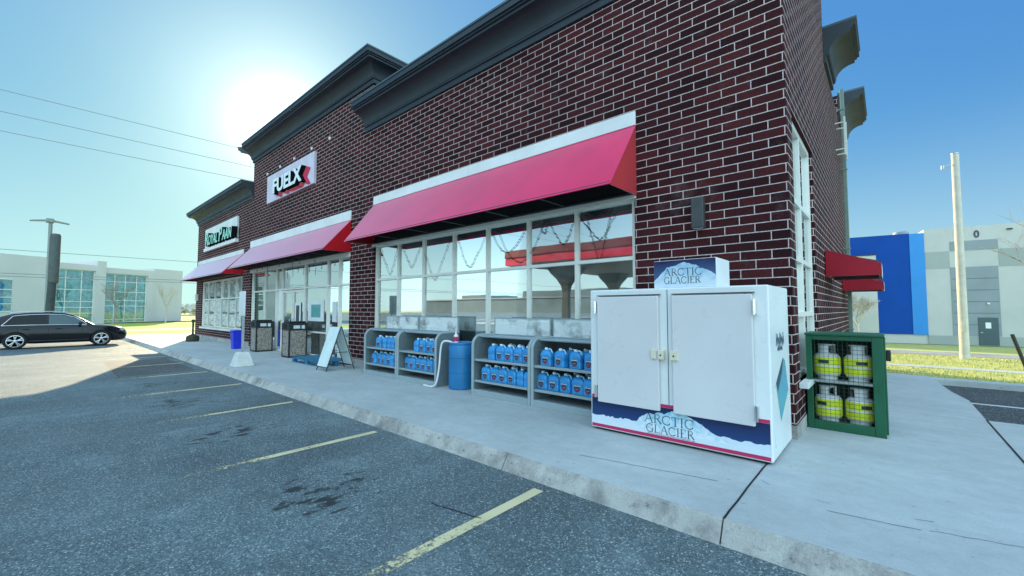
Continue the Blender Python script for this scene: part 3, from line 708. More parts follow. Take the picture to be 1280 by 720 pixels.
# ------------------------------------------------------------------ awnings
def awning(lab, fn, u0, u1, zb0, zb1, zt, zlo, out, band=True, mats=('vinyl','vinyl_end'), nose=0.0, loc=(0,0,0)):
    """fn(u, d, z): u along the wall, d outwards; cover slopes from (0,zt) to (out,zlo)"""
    t = thing('awning', lab, 'awning', loc, group='red awnings over the shop windows')
    mb = MB(); n = 12
    a = Vector((0.015, zt)); b = Vector((out, zlo + nose)); dn = Vector((b.y - a.y, -(b.x - a.x))).normalized() * 0.012
    pr = [tuple(a), tuple(b)] + ([(out, zlo)] if nose else []) + ([(out - .012, zlo)] if nose else []) + [tuple(b + dn), tuple(a + dn)]
    for i in range(n):
        ua, ub = u0 + (u1-u0)*i/n, u0 + (u1-u0)*(i+1)/n
        k = len(pr); vs = []
        for u, s in ((ua, i), (ub, i+1)):
            for q, (d, z) in enumerate(pr):
                vs.append(fn(u, d, z))
        mb.add(vs, [(j, (j+1) % k, k + (j+1) % k, k + j) for j in range(k)] + ([tuple(range(k))] if i == 0 else []) + ([tuple(range(k, 2*k))[::-1]] if i == n-1 else []))
    mb.build('cover', M[mats[0]], t)
    for u, w in ((u0 + 0.002, u0 + 0.014), (u1 - 0.014, u1 - 0.002)):
        mb = MB(); mb.prism([(0.016, zt-0.016), (out-0.015, zlo + nose - 0.012)] + ([(out - 0.014, zlo)] if nose else []) + [(0.016, zlo)], lambda p, q, r: fn(r, p, q), u, w); mb.build('end_panel', M[mats[1]], t)
    if band:
        mb = MB(); k = max(1, round((u1-u0)/3.9))
        for i in range(k):
            ua, ub = u0 + (u1-u0)*i/k + 0.004, u0 + (u1-u0)*(i+1)/k - 0.004
            mb.prism([(0.002,zb0),(0.035,zb0),(0.03,zb1),(0.002,zb1)], lambda p, q, r: fn(r, p, q), ua, ub)
        mb.build('header_band', M['band'], t, bevel=0.004)
        mb = MB(); mb.prism([(0.003,zlo+0.06),(0.007,zlo+0.06),(0.007,zt-0.03),(0.003,zt-0.03)], lambda p, q, r: fn(r, p, q), u0+0.02, u1-0.02); mb.build('shade_board', M['dark'], t)  # dark board standing in for the shade on the wall under the awning
        mb = MB(); mb.quad(fn(u0+.016,.02,zt-.035), fn(u1-.016,.02,zt-.035), fn(u1-.016,out-.03,zlo+.02), fn(u0+.016,out-.03,zlo+.02)); mb.build('shade_lining', M['dark'], t)  # dark sheet added below the cover to deepen the shade there
    mb = MB(); k = max(2, round((u1-u0)/1.3))
    for i in range(k+1):
        u = u0 + 0.05 + (u1-u0-0.1)*i/k
        mb.tube([fn(u,0.03,zlo+0.03), fn(u,out-0.04,zlo+0.03)], 0.016, 6); mb.tube([fn(u,0.03,zt-0.06), fn(u,out-0.05,zlo+nose+0.03)], 0.016, 6)
    mb.tube([fn(u0+.02,out-0.04,zlo+.03), fn(u1-.02,out-0.04,zlo+.03)], 0.018, 6); mb.tube([fn(u0+.02,0.03,zlo+.03), fn(u1-.02,0.03,zlo+.03)], 0.018, 6)
    mb.build('frame', M['charcoal'], t, smooth=50)
    return t
front = lambda u, d, z: (u, WY - d, z)
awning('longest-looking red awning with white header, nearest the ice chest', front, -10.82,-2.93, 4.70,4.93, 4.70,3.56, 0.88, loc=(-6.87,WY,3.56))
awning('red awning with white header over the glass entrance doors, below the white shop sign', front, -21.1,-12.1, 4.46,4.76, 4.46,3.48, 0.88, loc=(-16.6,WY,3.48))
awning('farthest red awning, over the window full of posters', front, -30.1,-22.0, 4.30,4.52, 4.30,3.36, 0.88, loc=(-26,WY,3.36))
sidef = lambda u, d, z: (-0.9 + d, u, z)
awning('nearer of two small crimson awnings on the side wall', sidef, 10.1,11.5, 0,0, 2.90,2.38, 0.83, False, ('vinyl_side','vinyl_side'), 0.22, (-0.9,10.8,2.38))
awning('farther and lower of two small crimson awnings on the side wall', sidef, 14.0,15.2, 0,0, 2.68,2.24, 0.83, False, ('vinyl_side','vinyl_side'), 0.22, (-0.9,14.6,2.24))

# ------------------------------------------------------------------ shop signs
def letters(mb, body, x0, x1, z0, z1, ya, yb, sx=0.0, sz=0.0, ox=0.0, oz=0.0, **kw):
    """lettering fitted to a box on the wall, extruded from ya (front) back to yb with an oblique drift (sx, sz)"""
    vs, fs = text_mesh(body, 1.0, 0.5, **kw)
    ux = [v[0] for v in vs]; uy = [v[1] for v in vs]; a, b, c, d = min(ux), max(ux), min(uy), max(uy)
    out = []
    for x, y, w in vs:
        t = 0.5 - w                       # 0 at the front face, 1 at the back
        t = min(1, max(0, t))
        out.append((x0 + (x-a)/(b-a)*(x1-x0) + ox + sx*t, ya + (yb-ya)*t, z0 + (y-c)/(d-c)*(z1-z0) + oz + sz*t))
    mb.add(out, fs)
t = thing('shop_sign', 'pale panel with FUELX in white letters trailing black and red', 'sign', (-16.8, WY, 6.08))
mb = MB(); mb.box(-19.02,-14.6,WY-0.10,WY-0.003,6.08,7.20); mb.build('panel', M['signpanel'], t, bevel=0.01)
BX = (-17.95, -15.27, 6.27, 6.84)
mb = MB(); letters(mb, 'FUELX', *BX, WY-0.155, WY-0.102, 0.26, -0.10, 0.20, -0.07, offset=0.035); mb.build('red_backer', M['signred'], t)
mb = MB(); letters(mb, 'FUELX', *BX, WY-0.235, WY-0.156, 0.20, -0.07, offset=0.035); mb.build('letter_return', M['signdark'], t)
mb = MB(); letters(mb, 'FUELX', *BX, WY-0.25, WY-0.236, offset=0.03); mb.build('letter_face', M['signwhite'], t)
t = thing('shop_sign', 'white panel reading ROYAL PAAN in pale green letters at the far left', 'sign', (-25.6, WY, 4.95))
mb = MB(); mb.box(-28.4,-22.85,WY-0.10,WY-0.003,5.14,6.17); mb.build('panel', M['band'], t, bevel=0.01)
mb = MB(); mb.box(-28.4,-22.85,WY-0.16,WY-0.003,4.93,5.10); mb.build('lower_rail', M['white'], t, bevel=0.01)
for body, x0, x1, z1 in (('R',-27.72,-27.15,5.88),('OYAL',-27.12,-25.45,5.70),('P',-25.2,-24.65,5.88),('AAN',-24.62,-23.1,5.70)):
    mb = MB(); letters(mb, body, x0, x1, 5.18, z1, WY-0.235, WY-0.102, 0.42, -0.05, offset=0.02, shear=0.2); mb.build('letter_return', M['signdark'], t)
    mb = MB(); letters(mb, body, x0, x1, 5.18, z1, WY-0.25, WY-0.236, offset=0.012, shear=0.2); mb.build('letter_face', M['signgreen'], t)
for i, x in enumerate((-19.26,-17.87,-16.5,-15.0,-13.63)):
    mb = MB(); mb.lathe([(0.055,0.0),(0.055,-0.03),(0.04,-0.045),(0.01,-0.05)], (x,WY-0.002,7.40), 14, 'y')
    single(mb.build('round_bracket', M['white'], smooth=40), ORD[i] + ' small round white cap on the brick above the shop sign, counted from the left', 'wall bracket', 'round caps above the shop sign', (x,WY,7.40))

# wall lights
def sconce(lab, x, z0, z1, w, d, m):
    t = thing('wall_light', lab, 'wall light', (x, WY, z0))
    mb = MB(); mb.box(x-w/2, x+w/2, WY-d, WY-0.03, z0, z1); mb.build('body', m, t, bevel=0.012)
    mb = MB(); mb.box(x-w/2+.03, x+w/2-.03, WY-0.029, WY-0.001, z0+.08, z1-.08); mb.build('back_plate', M['dark'], t)
    mb = MB(); mb.box(x-w/2+.02, x+w/2-.02, WY-d+.02, WY-0.05, z0-.006, z0-.001); mb.build('lens', M['lens'], t)
sconce('dark rectangular wall light on the brick right of the long window', -1.98, 2.90, 3.34, 0.17, 0.14, M['charcoal'])
sconce('pale box wall light at the far left corner of the brick front', -29.85, 2.25, 2.62, 0.22, 0.16, M['alu'])

# ------------------------------------------------------------------ ice chest
CX0, CX1, CY0, CY1 = -3.06, -0.93, 5.06, 6.16
chest = thing('ice_chest', 'white two-door ice merchandiser with navy mountain graphic standing by the brick corner', 'ice chest', ((CX0+CX1)/2, (CY0+CY1)/2, 0.15))
mb = MB(); mb.box(CX0, CX1, CY0, CY1, 0.18, 2.01); mb.build('cabinet', M['chest'], chest, bevel=0.018, seg=3)
mb = MB(); mb.box(CX0+.04, CX1-.04, CY0+.05, CY1-.04, 0.15, 0.181); mb.build('base', M['dark'], chest)
G = CY0 - 0.0025
def sheet_xz(name, pts, y, mat, par):
    mb = MB(); mb.poly([(x, y, z) for x, z in pts]); return mb.build(name, mat, par)
sheet_xz('navy_band', [(CX0+.02,0.24),(CX1-.02,0.24),(CX1-.02,0.575),(CX0+.02,0.575)], G, M['navy'], chest)
sheet_xz('upper_stripe', [(CX0+.02,0.577),(CX1-.02,0.577),(CX1-.02,0.615),(CX0+.02,0.615)], G, M['red_graphic'], chest)
sheet_xz('lower_stripe', [(CX0+.02,0.197),(CX1-.02,0.197),(CX1-.02,0.236),(CX0+.02,0.236)], G-0.001, M['red_graphic'], chest)
def ridge(keys, n, amp):
    pts = []
    for i in range(n+1):
        x = keys[0][0] + (keys[-1][0]-keys[0][0])*i/n
        for (a, za), (b, zb) in zip(keys[:-1], keys[1:]):
            if a <= x <= b: z = za + (zb-za)*(x-a)/(b-a); break
        pts.append((x, z + (random.uniform(-amp, amp) if 0 < i < n else 0)))
    return pts
top = ridge([(CX0+.02,0.355),(-2.75,0.352),(-2.4,0.365),(-1.5,0.36),(-1.25,0.345),(CX1-.02,0.365)], 70, 0.012)
sheet_xz('snow_band', [(CX0+.02,0.238)] + [(CX1-.02,0.238)] + top[::-1], G-0.002, M['snow'], chest)
mt = ridge([(-2.44,0.30),(-2.36,0.42),(-2.26,0.475),(-2.18,0.48),(-2.13,0.505),(-2.06,0.50),(-1.99,0.535),(-1.93,0.555),(-1.86,0.545),(-1.74,0.50),(-1.62,0.445),(-1.5,0.37),(-1.40,0.34),(-1.3,0.29)], 60, 0.006)
sheet_xz('mountain', mt[::-1], G-0.003, M['ice'], chest)
mb = MB(); fxz = lambda u, v: (u, G-0.004, v)
roman(mb, 'ARCTIC', -2.30, 0.375, 0.60, 0.105, fxz, 1.25); roman(mb, 'GLACIER', -2.28, 0.262, 0.58, 0.095, fxz, 1.25)
mb.build('lettering', M['ink'], chest)
mb = MB()
for i in range(46): mb.box(-2.27 + i*0.0125, -2.27 + i*0.0125 + random.uniform(.004,.009), G-0.0042, G-0.0038, 0.243, 0.251)
mb.build('small_print', M['ink'], chest)
def chest_door(x0, x1, z0, z1, hinge_x, latch):
    mb = MB(); mb.box(x0, x1, CY0-0.055, CY0-0.008, z0, z1); d = mb.build('door', M['chest_door'], chest, bevel=0.010, seg=3)
    mb = MB(); mb.box(x0+.012, x1-.012, CY0-0.008, CY0-0.001, z0+.012, z1-.012); mb.build('gasket', M['charcoal'], d)
    for z in (z0+0.14, z1-0.14):
        mb = MB(); mb.box(hinge_x-.016, hinge_x+.016, CY0-0.075, CY0-0.002, z-.075, z+.075); mb.tube([(hinge_x,CY0-.078,z-.085),(hinge_x,CY0-.078,z+.085)], 0.012, 10); mb.build('hinge', M['chrome'], d, bevel=0.003)
    for a, b in latch:
        mb = MB(); mb.box(a, b, CY0-0.082, CY0-0.056 if x0 < a < x1 else CY0-0.002, 1.155, 1.265); l = mb.build('latch', M['beige'], d, bevel=0.004)
        if (b - a) > 0.06 or not (x0 < a < x1):
            mb = MB(); mb.lathe([(0.011,0),(0.011,-0.004)], ((a+b)/2, CY0-0.0825, 1.205), 10, 'y'); mb.build('keyhole', M['dark'], l)
    mb = MB(); mb.box(x0-.005, x1+.02, CY0-0.05, CY0-0.002, z1+.014, z1+.022); mb.build('drip_rail', M['charcoal'], d)
chest_door(-2.925, -2.09, 0.535, 1.915, -2.945, [(-2.175,-2.115),(-2.085,-2.025)])
chest_door(-1.925, -1.075, 0.535, 1.915, -1.055, [(-1.945,-1.855)])
mb = MB(); mb.box(-1.997,-1.990,CY0-0.004,CY0-0.001,0.62,1.99); mb.build('centre_seam', M['charcoal'], chest)
# printed side: crystal and script
XS = CX1 + 0.0025
mb = MB(); mb.poly([(XS, y, z) for y, z in ((5.30,0.96),(5.72,1.20),(5.84,1.16),(6.00,0.80),(5.52,0.52))]); cr = mb.build('ice_crystal', M['crystal'], chest)
mb = MB(); mb.poly([(XS+.001, y, z) for y, z in ((5.30,0.96),(5.72,1.20),(5.66,1.06),(5.38,0.86))]); mb.build('crystal_facet', M['ink'], cr)
mb = MB()
for i in range(7):
    y = 5.36 + i*0.065; z = 1.40 + 0.02*math.sin(i*2.1)
    mb.tube([(XS+.0005,y,z-.05),(XS+.0005,y+.02,z+.06+.03*(i%3==0)),(XS+.0005,y+.045,z+.01),(XS+.0005,y+.06,z-.045)], 0.0028, 4)
for i in range(5):
    y = 5.42 + i*0.06; mb.tube([(XS+.0005,y,1.30),(XS+.0005,y+.025,1.345),(XS+.0005,y+.05,1.29)], 0.0025, 4)
mb.build('script_lettering', M['ink'], chest)
# topper sign
top_sign = thing('topper_sign', 'small boxed mountain sign standing on top of the white ice chest', 'sign', (-1.8, 5.4, 2.01))
mb = MB(); mb.box(-2.17,-1.44,5.10,5.62,2.01,2.345); mb.build('box', M['white'], top_sign, bevel=0.008)
sheet_xz('printed_sky', [(-2.165,2.015),(-1.447,2.015),(-1.447,2.34),(-2.165,2.34)], 5.0975, M['navy2'], top_sign)
mt = ridge([(-2.165,2.10),(-2.08,2.18),(-2.0,2.26),(-1.93,2.265),(-1.86,2.295),(-1.80,2.315),(-1.74,2.29),(-1.66,2.27),(-1.58,2.22),(-1.5,2.19),(-1.447,2.14)], 50, 0.006)
sheet_xz('mountain', [(-2.165,2.015),(-1.447,2.015)] + mt[::-1], 5.0965, M['ice2'], top_sign)
mb = MB(); fx2 = lambda u, v: (u, 5.0955, v)
roman(mb, 'ARCTIC', -2.04, 2.155, 0.45, 0.085, fx2, 1.25); roman(mb, 'GLACIER', -2.04, 2.06, 0.43, 0.08, fx2, 1.25)
mb.build('lettering', M['ink'], top_sign)

# ------------------------------------------------------------------ propane cage and tanks
cage = thing('propane_cage', 'green steel cage holding white gas cylinders beside the brick corner', 'propane cage', (-0.49, 7.36, 0.15))
GX0, GX1, GY0, GY1, GZ0, GZ1 = -0.875, -0.07, 7.06, 7.66, 0.15, 1.42
mb = MB()
mb.box(GX0, GX0+.07, GY0, GY0+.05, GZ0, GZ1-.02); mb.box(GX1-.11, GX1, GY0, GY0+.05, GZ0, GZ1-.02)
mb.box(GX0, GX0+.05, GY1-.05, GY1, GZ0, GZ1-.02); mb.box(GX1-.05, GX1, GY1-.05, GY1, GZ0, GZ1-.02)
mb.box(GX0+.07, GX1-.11, GY0+.002, GY0+.05, GZ0, GZ0+.12); mb.box(GX0+.07, GX1-.11, GY0+.002, GY0+.05, GZ1-.08, GZ1-.02)
mb.box(GX0+.05, GX1-.05, GY1-.048, GY1-.002, GZ0, GZ0+.1)
mb.build('frame', M['green'], cage, bevel=0.006)
mb = MB(); mb.box(GX0+.05, GX1-.05, GY1-.02, GY1-.012, GZ0+.1, GZ1-.03); mb.build('back_panel', M['cageback'], cage)
mb = MB(); mb.box(GX0-.01, GX1+.015, GY0-.015, GY1+.01, GZ1-.019, GZ1+.012); mb.build('top_panel', M['green'], cage, bevel=0.006)
mb = MB(); mb.box(GX0+.005, GX0+.02, GY0+.05, GY1-.05, GZ0, GZ1-.02); mb.build('side_panel', M['green'], cage)
mb = MB(); mb.box(GX1-.02, GX1-.005, GY0+.055, GY1-.055, GZ0+.02, GZ1-.03); mb.box(GX1-.004, GX1+.02, GY0+.08, GY0+.12, GZ0+.03, GZ1-.04); mb.box(GX1-.004, GX1+.02, GY1-.12, GY1-.07, GZ0+.03, GZ1-.04); mb.build('side_door', M['green'], cage, bevel=0.005)
mb = MB(); mb.box(GX1+.02, GX1+.07, GY0+.3, GY0+.40, 1.08, 1.22); mb.build('padlock', M['dark'], cage, bevel=0.01)
for z in (0.235, 0.80):
    mb = MB(); mb.box(GX0+.022, GX1-.022, GY0+.055, GY1-.055, z-.03, z); mb.build('shelf', M['steel'], cage)
mb = MB()
x = GX0+.10
while x < GX1-.12: mb.box(x-.002, x+.002, GY0+.016, GY0+.020, GZ0+.12, GZ1-.08); x += 0.05
z = GZ0+.17
while z < GZ1-.1: mb.box(GX0+.07, GX1-.11, GY0+.0205, GY0+.0245, z-.002, z+.002); z += 0.05
mb.build('wire_mesh', simple('mesh_wire', (0.025,0.06,0.045), 0.5, 0.3), cage)
def make_tank():
    t = thing('gas_cylinder', '', 'gas cylinder', (0,0,0), group='gas cylinders in the green cage')
    prof = [(0.105,0.035),(0.135,0.05),(0.152,0.085),(0.155,0.12),(0.155,0.27),(0.150,0.305),(0.128,0.335),(0.09,0.352),(0.02,0.36)]
    mb = MB(); mb.lathe(prof, (0,0,0), 28); mb.build('body', M['tank'], t, False, 40)
    mb = MB(); mb.lathe([(0.11,0.0),(0.112,0.0),(0.112,0.045),(0.105,0.045)], (0,0,0), 24); mb.build('foot_ring', M['tank'], t, False, 40)
    for z0, z1 in ((0.085,0.185),(0.20,0.30)):
        mb = MB(); mb.lathe([(0.150,z0),(0.1575,z0+.001),(0.1575,z1-.02),(0.1535,z1)], (0,0,0), 28); mb.build('printed_band', M['sleeve'], t, False, 40)
    mb = MB()
    for a0, a1 in ((200,290),(-20,70),(110,160)):
        n = 8; vs = []
        for i in range(n+1):
            a = R(a0 + (a1-a0)*i/n)
            for r in (0.092, 0.098):
                for z in (0.345, 0.47): vs.append((r*math.cos(a), r*math.sin(a), z))
        mb.add(vs, [q for i in range(n) for q in ((4*i,4*i+1,4*i+5,4*i+4),(4*i+2,4*i+6,4*i+7,4*i+3),(4*i+1,4*i+3,4*i+7,4*i+5))])
    mb.lathe([(0.088,0.455),(0.1,0.46),(0.1,0.475),(0.088,0.48)], (0,0,0), 24)
    mb.build('collar', M['tank'], t, False, 40)
    mb = MB(); mb.tube([(0,0,0.355),(0,0,0.42)], 0.018, 10); mb.lathe([(0.03,0.42),(0.035,0.425),(0.035,0.45),(0.02,0.455)], (0,0,0), 12); mb.build('valve', M['steel'], t, False, 40)
    mb = MB(); n = 6; vs = []
    for i in range(n+1):
        a = R(238 + 44*i/n)
        vs += [(0.1582*math.cos(a), 0.1582*math.sin(a), 0.222), (0.1582*math.cos(a), 0.1582*math.sin(a), 0.268)]
    mb.add(vs, [(2*i,2*i+2,2*i+3,2*i+1) for i in range(n)]); mb.build('warning_label', M['ink_dark'], t, False)
    return t
tk = make_tank(); spots = [(-0.665,0.801,'left','upper'),(-0.325,0.801,'right','upper'),(-0.665,0.236,'left','lower'),(-0.325,0.236,'right','lower')]
for i, (x, z, lr, ul) in enumerate(spots):
    o = tk if i == 0 else copy_tree(tk)
    o.location = (x, 7.30, z); o.rotation_euler = (0,0,R((0,25,-14,38)[i]))
    o['label'] = f'white gas cylinder with yellow-green bands, {lr} one on the {ul} shelf of the green cage'

# ------------------------------------------------------------------ washer fluid racks
RW, RD, RH = 1.41, 0.62, 1.10
def make_rack():
    t = thing('fluid_rack', '', 'rack', (0,0,0), group='grey washer fluid racks below the window')
    r = 0.17
    side = [(0,0),(0,RH-r)] + [(r - r*math.cos(R(a)), RH - r + r*math.sin(R(a))) for a in (15,30,45,60,75,90)] + [(RD,RH),(RD,0)]
    for x0, x1 in ((0.0,0.035),(RW-0.035,RW)):
        mb = MB(); mb.prism(side, lambda u, v, w: (w, u, v), x0, x1); sp = mb.build('side_panel', M['rack'], t, False, bevel=0.004)
        mb = MB(); xc = (x0+x1)/2
        mb.tube([(xc, u - (0.004 if u < 0.01 else 0), v + (0.004 if v > RH-.01 else 0)) for u, v in side[:-1]], 0.030, 8); mb.build('rim', M['rack_rim'], sp, False, 50)
        mb = MB(); xi = x1 if x0 == 0.0 else x0; s = 1 if x0 == 0.0 else -1
        for k in range(11):
            z = 0.22 + k*0.075; mb.box(min(xi, xi+s*.012), max(xi, xi+s*.012), 0.10, RD-.05, z, z+.02)
        mb.build('rib', M['rack'], sp, False)
    mb = MB(); mb.box(.035, RW-.035, RD-.03, RD, 0.0, RH); mb.build('back_panel', M['rackback'], t, False)
    mb = MB(); mb.box(.035, RW-.035, r+.02, RD-.031, RH-.035, RH-.005); mb.tube([(.035,r+.01,RH-.012),(RW-.035,r+.01,RH-.012)], 0.018, 8); mb.build('top_panel', M['rack_rim'], t, False)
    mb = MB(); mb.box(.03, RW-.03, -.012, 0.03, 0.0, 0.11); mb.box(.035, RW-.035, 0.03, RD-.031, 0.06, 0.10); mb.build('base', M['rack_rim'], t, False, bevel=0.006)
    for z in (0.27, 0.665):
        mb = MB(); mb.box(.037, RW-.037, 0.03, RD-.032, z-.022, z); mb.box(.037, RW-.037, 0.015, 0.03, z-.03, z+.012); mb.build('shelf', M['rack_rim'], t, False, bevel=0.003)
    mb = MB(); mb.box(0.03, RW-.03, RD-.022, RD-.006, RH+.02, RH+.32); hp = mb.build('header_panel', M['plexi'], t, False)
    mb = MB(); mb.box(0.01,0.03,RD-.03,RD,RH+.0,RH+.34); mb.box(RW-.03,RW-.01,RD-.03,RD,RH+.0,RH+.34); mb.box(0.03,RW-.03,RD-.03,RD,RH+.32,RH+.34); mb.box(0.03,RW-.03,RD-.03,RD,RH,RH+.02); mb.build('header_frame', M['rack_rim'], hp, False)
    mb = MB(); mb.box(0.62,0.84,RD-.0255,RD-.0235,RH+.07,RH+.27); mb.build('paper_notice', M['paper'], hp, False)
    return t
racks = []; rk = make_rack()
RX = [(-9.86, 'farthest left washer fluid rack, beside the brick pier'), (-8.42, 'washer fluid rack with the white hose and blue drum on its right'), (-5.93, 'washer fluid rack immediately right of the blue drum'), (-4.49, 'washer fluid rack partly hidden by the white ice chest')]
for i, (x, lab) in enumerate(RX):
    o = rk if i == 0 else copy_tree(rk); o.location = (x, 5.55, 0.15); o['label'] = lab; racks.append(o)
def make_jug():
    t = thing('fluid_jug', '', 'jug', (0,0,0), group='blue washer fluid jugs on the racks')
    def ring(w, d, z, n=20, e=0.32):
        return [(1.1*w*(abs(math.cos(2*math.pi*i/n))**e)*math.copysign(1, math.cos(2*math.pi*i/n)), 1.12*d*(abs(math.sin(2*math.pi*i/n))**e)*math.copysign(1, math.sin(2*math.pi*i/n)), z) for i in range(n)]
    lv = [(0.088,0.062,0.0),(0.098,0.072,0.008),(0.098,0.072,0.10),(0.094,0.069,0.115),(0.098,0.072,0.13),(0.098,0.072,0.195),(0.088,0.066,0.225),(0.066,0.052,0.250),(0.036,0.034,0.266)]
    vs = []; n = 20
    for w, d, z in lv: vs += [(x - (0.028 if z > 0.26 else 0.012 if z > 0.245 else 0), y, zz) for x, y, zz in ring(w, d, z)]
    fs = [(i*n+j, i*n+(j+1)%n, (i+1)*n+(j+1)%n, (i+1)*n+j) for i in range(len(lv)-1) for j in range(n)] + [tuple(range(n)), tuple(range((len(lv)-1)*n, len(lv)*n))]
    mb = MB(); mb.add(vs, fs); b = mb.build('body', M['jug'], t, False, 45)
    mb = MB(); mb.tube([(-0.01,0,0.262),(0.03,0,0.283),(0.068,0,0.272),(0.088,0,0.235),(0.090,0,0.19)], 0.0135, 8); mb.build('handle', M['juglight'], t, False, 50)
    mb = MB(); mb.lathe([(0.021,0.26),(0.021,0.272),(0.027,0.272),(0.027,0.298),(0.02,0.302)], (-0.028,0,0), 14); mb.build('cap', M['white'], t, False, 40)
    mb = MB(); mb.box(-0.074,0.074,-0.0832,-0.0812,0.03,0.185)
    mb.cur = 1; mb.poly([(0.052*math.cos(R(a)), -0.0838, 0.098+0.056*math.sin(R(a))) for a in range(0,360,20)])
    mb.cur = 2; mb.box(-0.050,0.050,-0.0846,-0.0840,0.132,0.146); mb.box(-0.030,0.030,-0.0846,-0.0840,0.090,0.095); mb.cur = 3; mb.box(-0.036,0.036,-0.0846,-0.0840,0.062,0.072)
    mb.build('label', [M['juglabel'], M['ink_dark'], M['paper_plain'], M['red_graphic']], t, False)
    return t
jug = make_jug(); first = True
where = ['rack beside the brick pier', 'rack left of the blue drum', 'rack right of the blue drum', 'rack against the ice chest']
plan = [ (0,'upper',[0.50,0.80,0.97,1.14,1.31],{1,2,3}), (0,'lower',[0.28,0.49,0.70,0.91,1.12,1.31],{4}),
         (1,'upper',[0.60,0.81,1.02,1.23],{0}), (1,'lower',[0.22,0.43,0.64,0.85,1.06,1.27],set()),
         (2,'upper',[0.42,0.63,0.84,1.05,1.26],{0}), (2,'lower',[0.27,0.48,0.69,0.90,1.11,1.30],{4,5}),
         (3,'upper',[0.23,0.50,0.79,1.06,1.28],set()), (3,'lower',[0.13,0.36,0.59,0.82,1.05,1.27],set()) ]
def put_jug(x, y, z, rz, lab):
    global first
    o = jug if first else copy_tree(jug); first = False
    o.location = (x, y, z); o.rotation_euler = (0,0,rz); o['label'] = lab
for ri, shelf, xsj, turned in plan:
    z = 0.15 + (0.665 if shelf == 'upper' else 0.27) + 0.001
    for k, dx in enumerate(xsj):
        rz = R(88 + random.uniform(-3,3)) if k in turned else R(random.uniform(-10,6))
        put_jug(RX[ri][0] + dx, 5.55 + 0.155 + random.uniform(-.015,.03), z, rz, f'{ORD[k]} blue jug from the left on the {shelf} shelf, {where[ri]}')
    if True:
        for k, dx in enumerate(xsj[-4:-1]):
            put_jug(RX[ri][0] + dx + 0.06, 5.55 + 0.36, z, R(random.uniform(-10,8)), f'{ORD[k]} back row jug from the left, {shelf} shelf, {where[ri]}')

# ------------------------------------------------------------------ drum, bottle, hose
drum = thing('drum', 'upright blue plastic drum between the washer fluid racks', 'drum', (-6.58, 5.86, 0.15))
mb = MB(); r0 = 0.265
prof = [(r0-.02,0.0),(r0-.004,0.012),(r0,0.04),(r0,0.30),(r0-.006,0.306),(r0-.006,0.318),(r0,0.324),(r0,0.60),(r0-.006,0.606),(r0-.006,0.618),(r0,0.624),(r0,0.86),(r0-.012,0.885),(r0-.004,0.89),(r0+.004,0.90),(r0+.004,0.93),(r0-.02,0.935),(r0-.035,0.915)]
mb.lathe(prof, (-6.58,5.86,0.15), 40); mb.build('body', M['drum'], drum, smooth=35)
for dx in (-.13,.13):
    mb = MB(); mb.lathe([(0.035,0.915),(0.035,0.94),(0.03,0.943)], (-6.58+dx,5.86,0.15), 14); mb.build('bung', M['drum'], drum, smooth=40)
bt = thing('spray_bottle', 'white bottle with a red label standing on the blue drum', 'bottle', (-6.67, 5.78, 1.066))
mb = MB(); mb.lathe([(0.042,0.0),(0.048,0.006),(0.048,0.13),(0.04,0.16),(0.018,0.185),(0.016,0.20)], (-6.67,5.78,1.066), 18); mb.build('body', M['white'], bt, smooth=40)
mb = MB(); mb.lathe([(0.0485,0.03),(0.0495,0.031),(0.0495,0.125),(0.0485,0.126)], (-6.67,5.78,1.066), 18); mb.build('label', M['red_graphic'], bt, smooth=40)
mb = MB(); mb.lathe([(0.02,0.20),(0.02,0.225),(0.008,0.24),(0.006,0.31),(0.003,0.315)], (-6.67,5.78,1.066), 12); mb.build('nozzle', M['white'], bt, smooth=40)
def smooth_path(pts, n=6):
    out = []; P = [Vector(p) for p in pts]; P = [P[0]] + P + [P[-1]]
    for i in range(1, len(P)-2):
        for k in range(n):
            t = k/n; a, b, c, d = P[i-1:i+3]
            out.append(0.5*((2*b) + (c-a)*t + (2*a-5*b+4*c-d)*t*t + (-a+3*b-3*c+d)*t**3))
    out.append(P[-2]); return out
mb = MB(); mb.tube(smooth_path([(-6.62,5.70,1.055),(-6.70,5.60,1.11),(-6.80,5.545,1.09),(-6.85,5.53,0.95),(-6.88,5.52,0.6),(-6.93,5.50,0.3),(-6.99,5.48,0.20),(-7.08,5.47,0.172),(-7.26,5.48,0.17),(-7.36,5.50,0.17)]), 0.019, 10)
single(mb.build('hose', M['hose'], smooth=60), 'white hose hanging from the blue drum down to the pavement', 'hose', None, (-6.99,5.48,0.15))

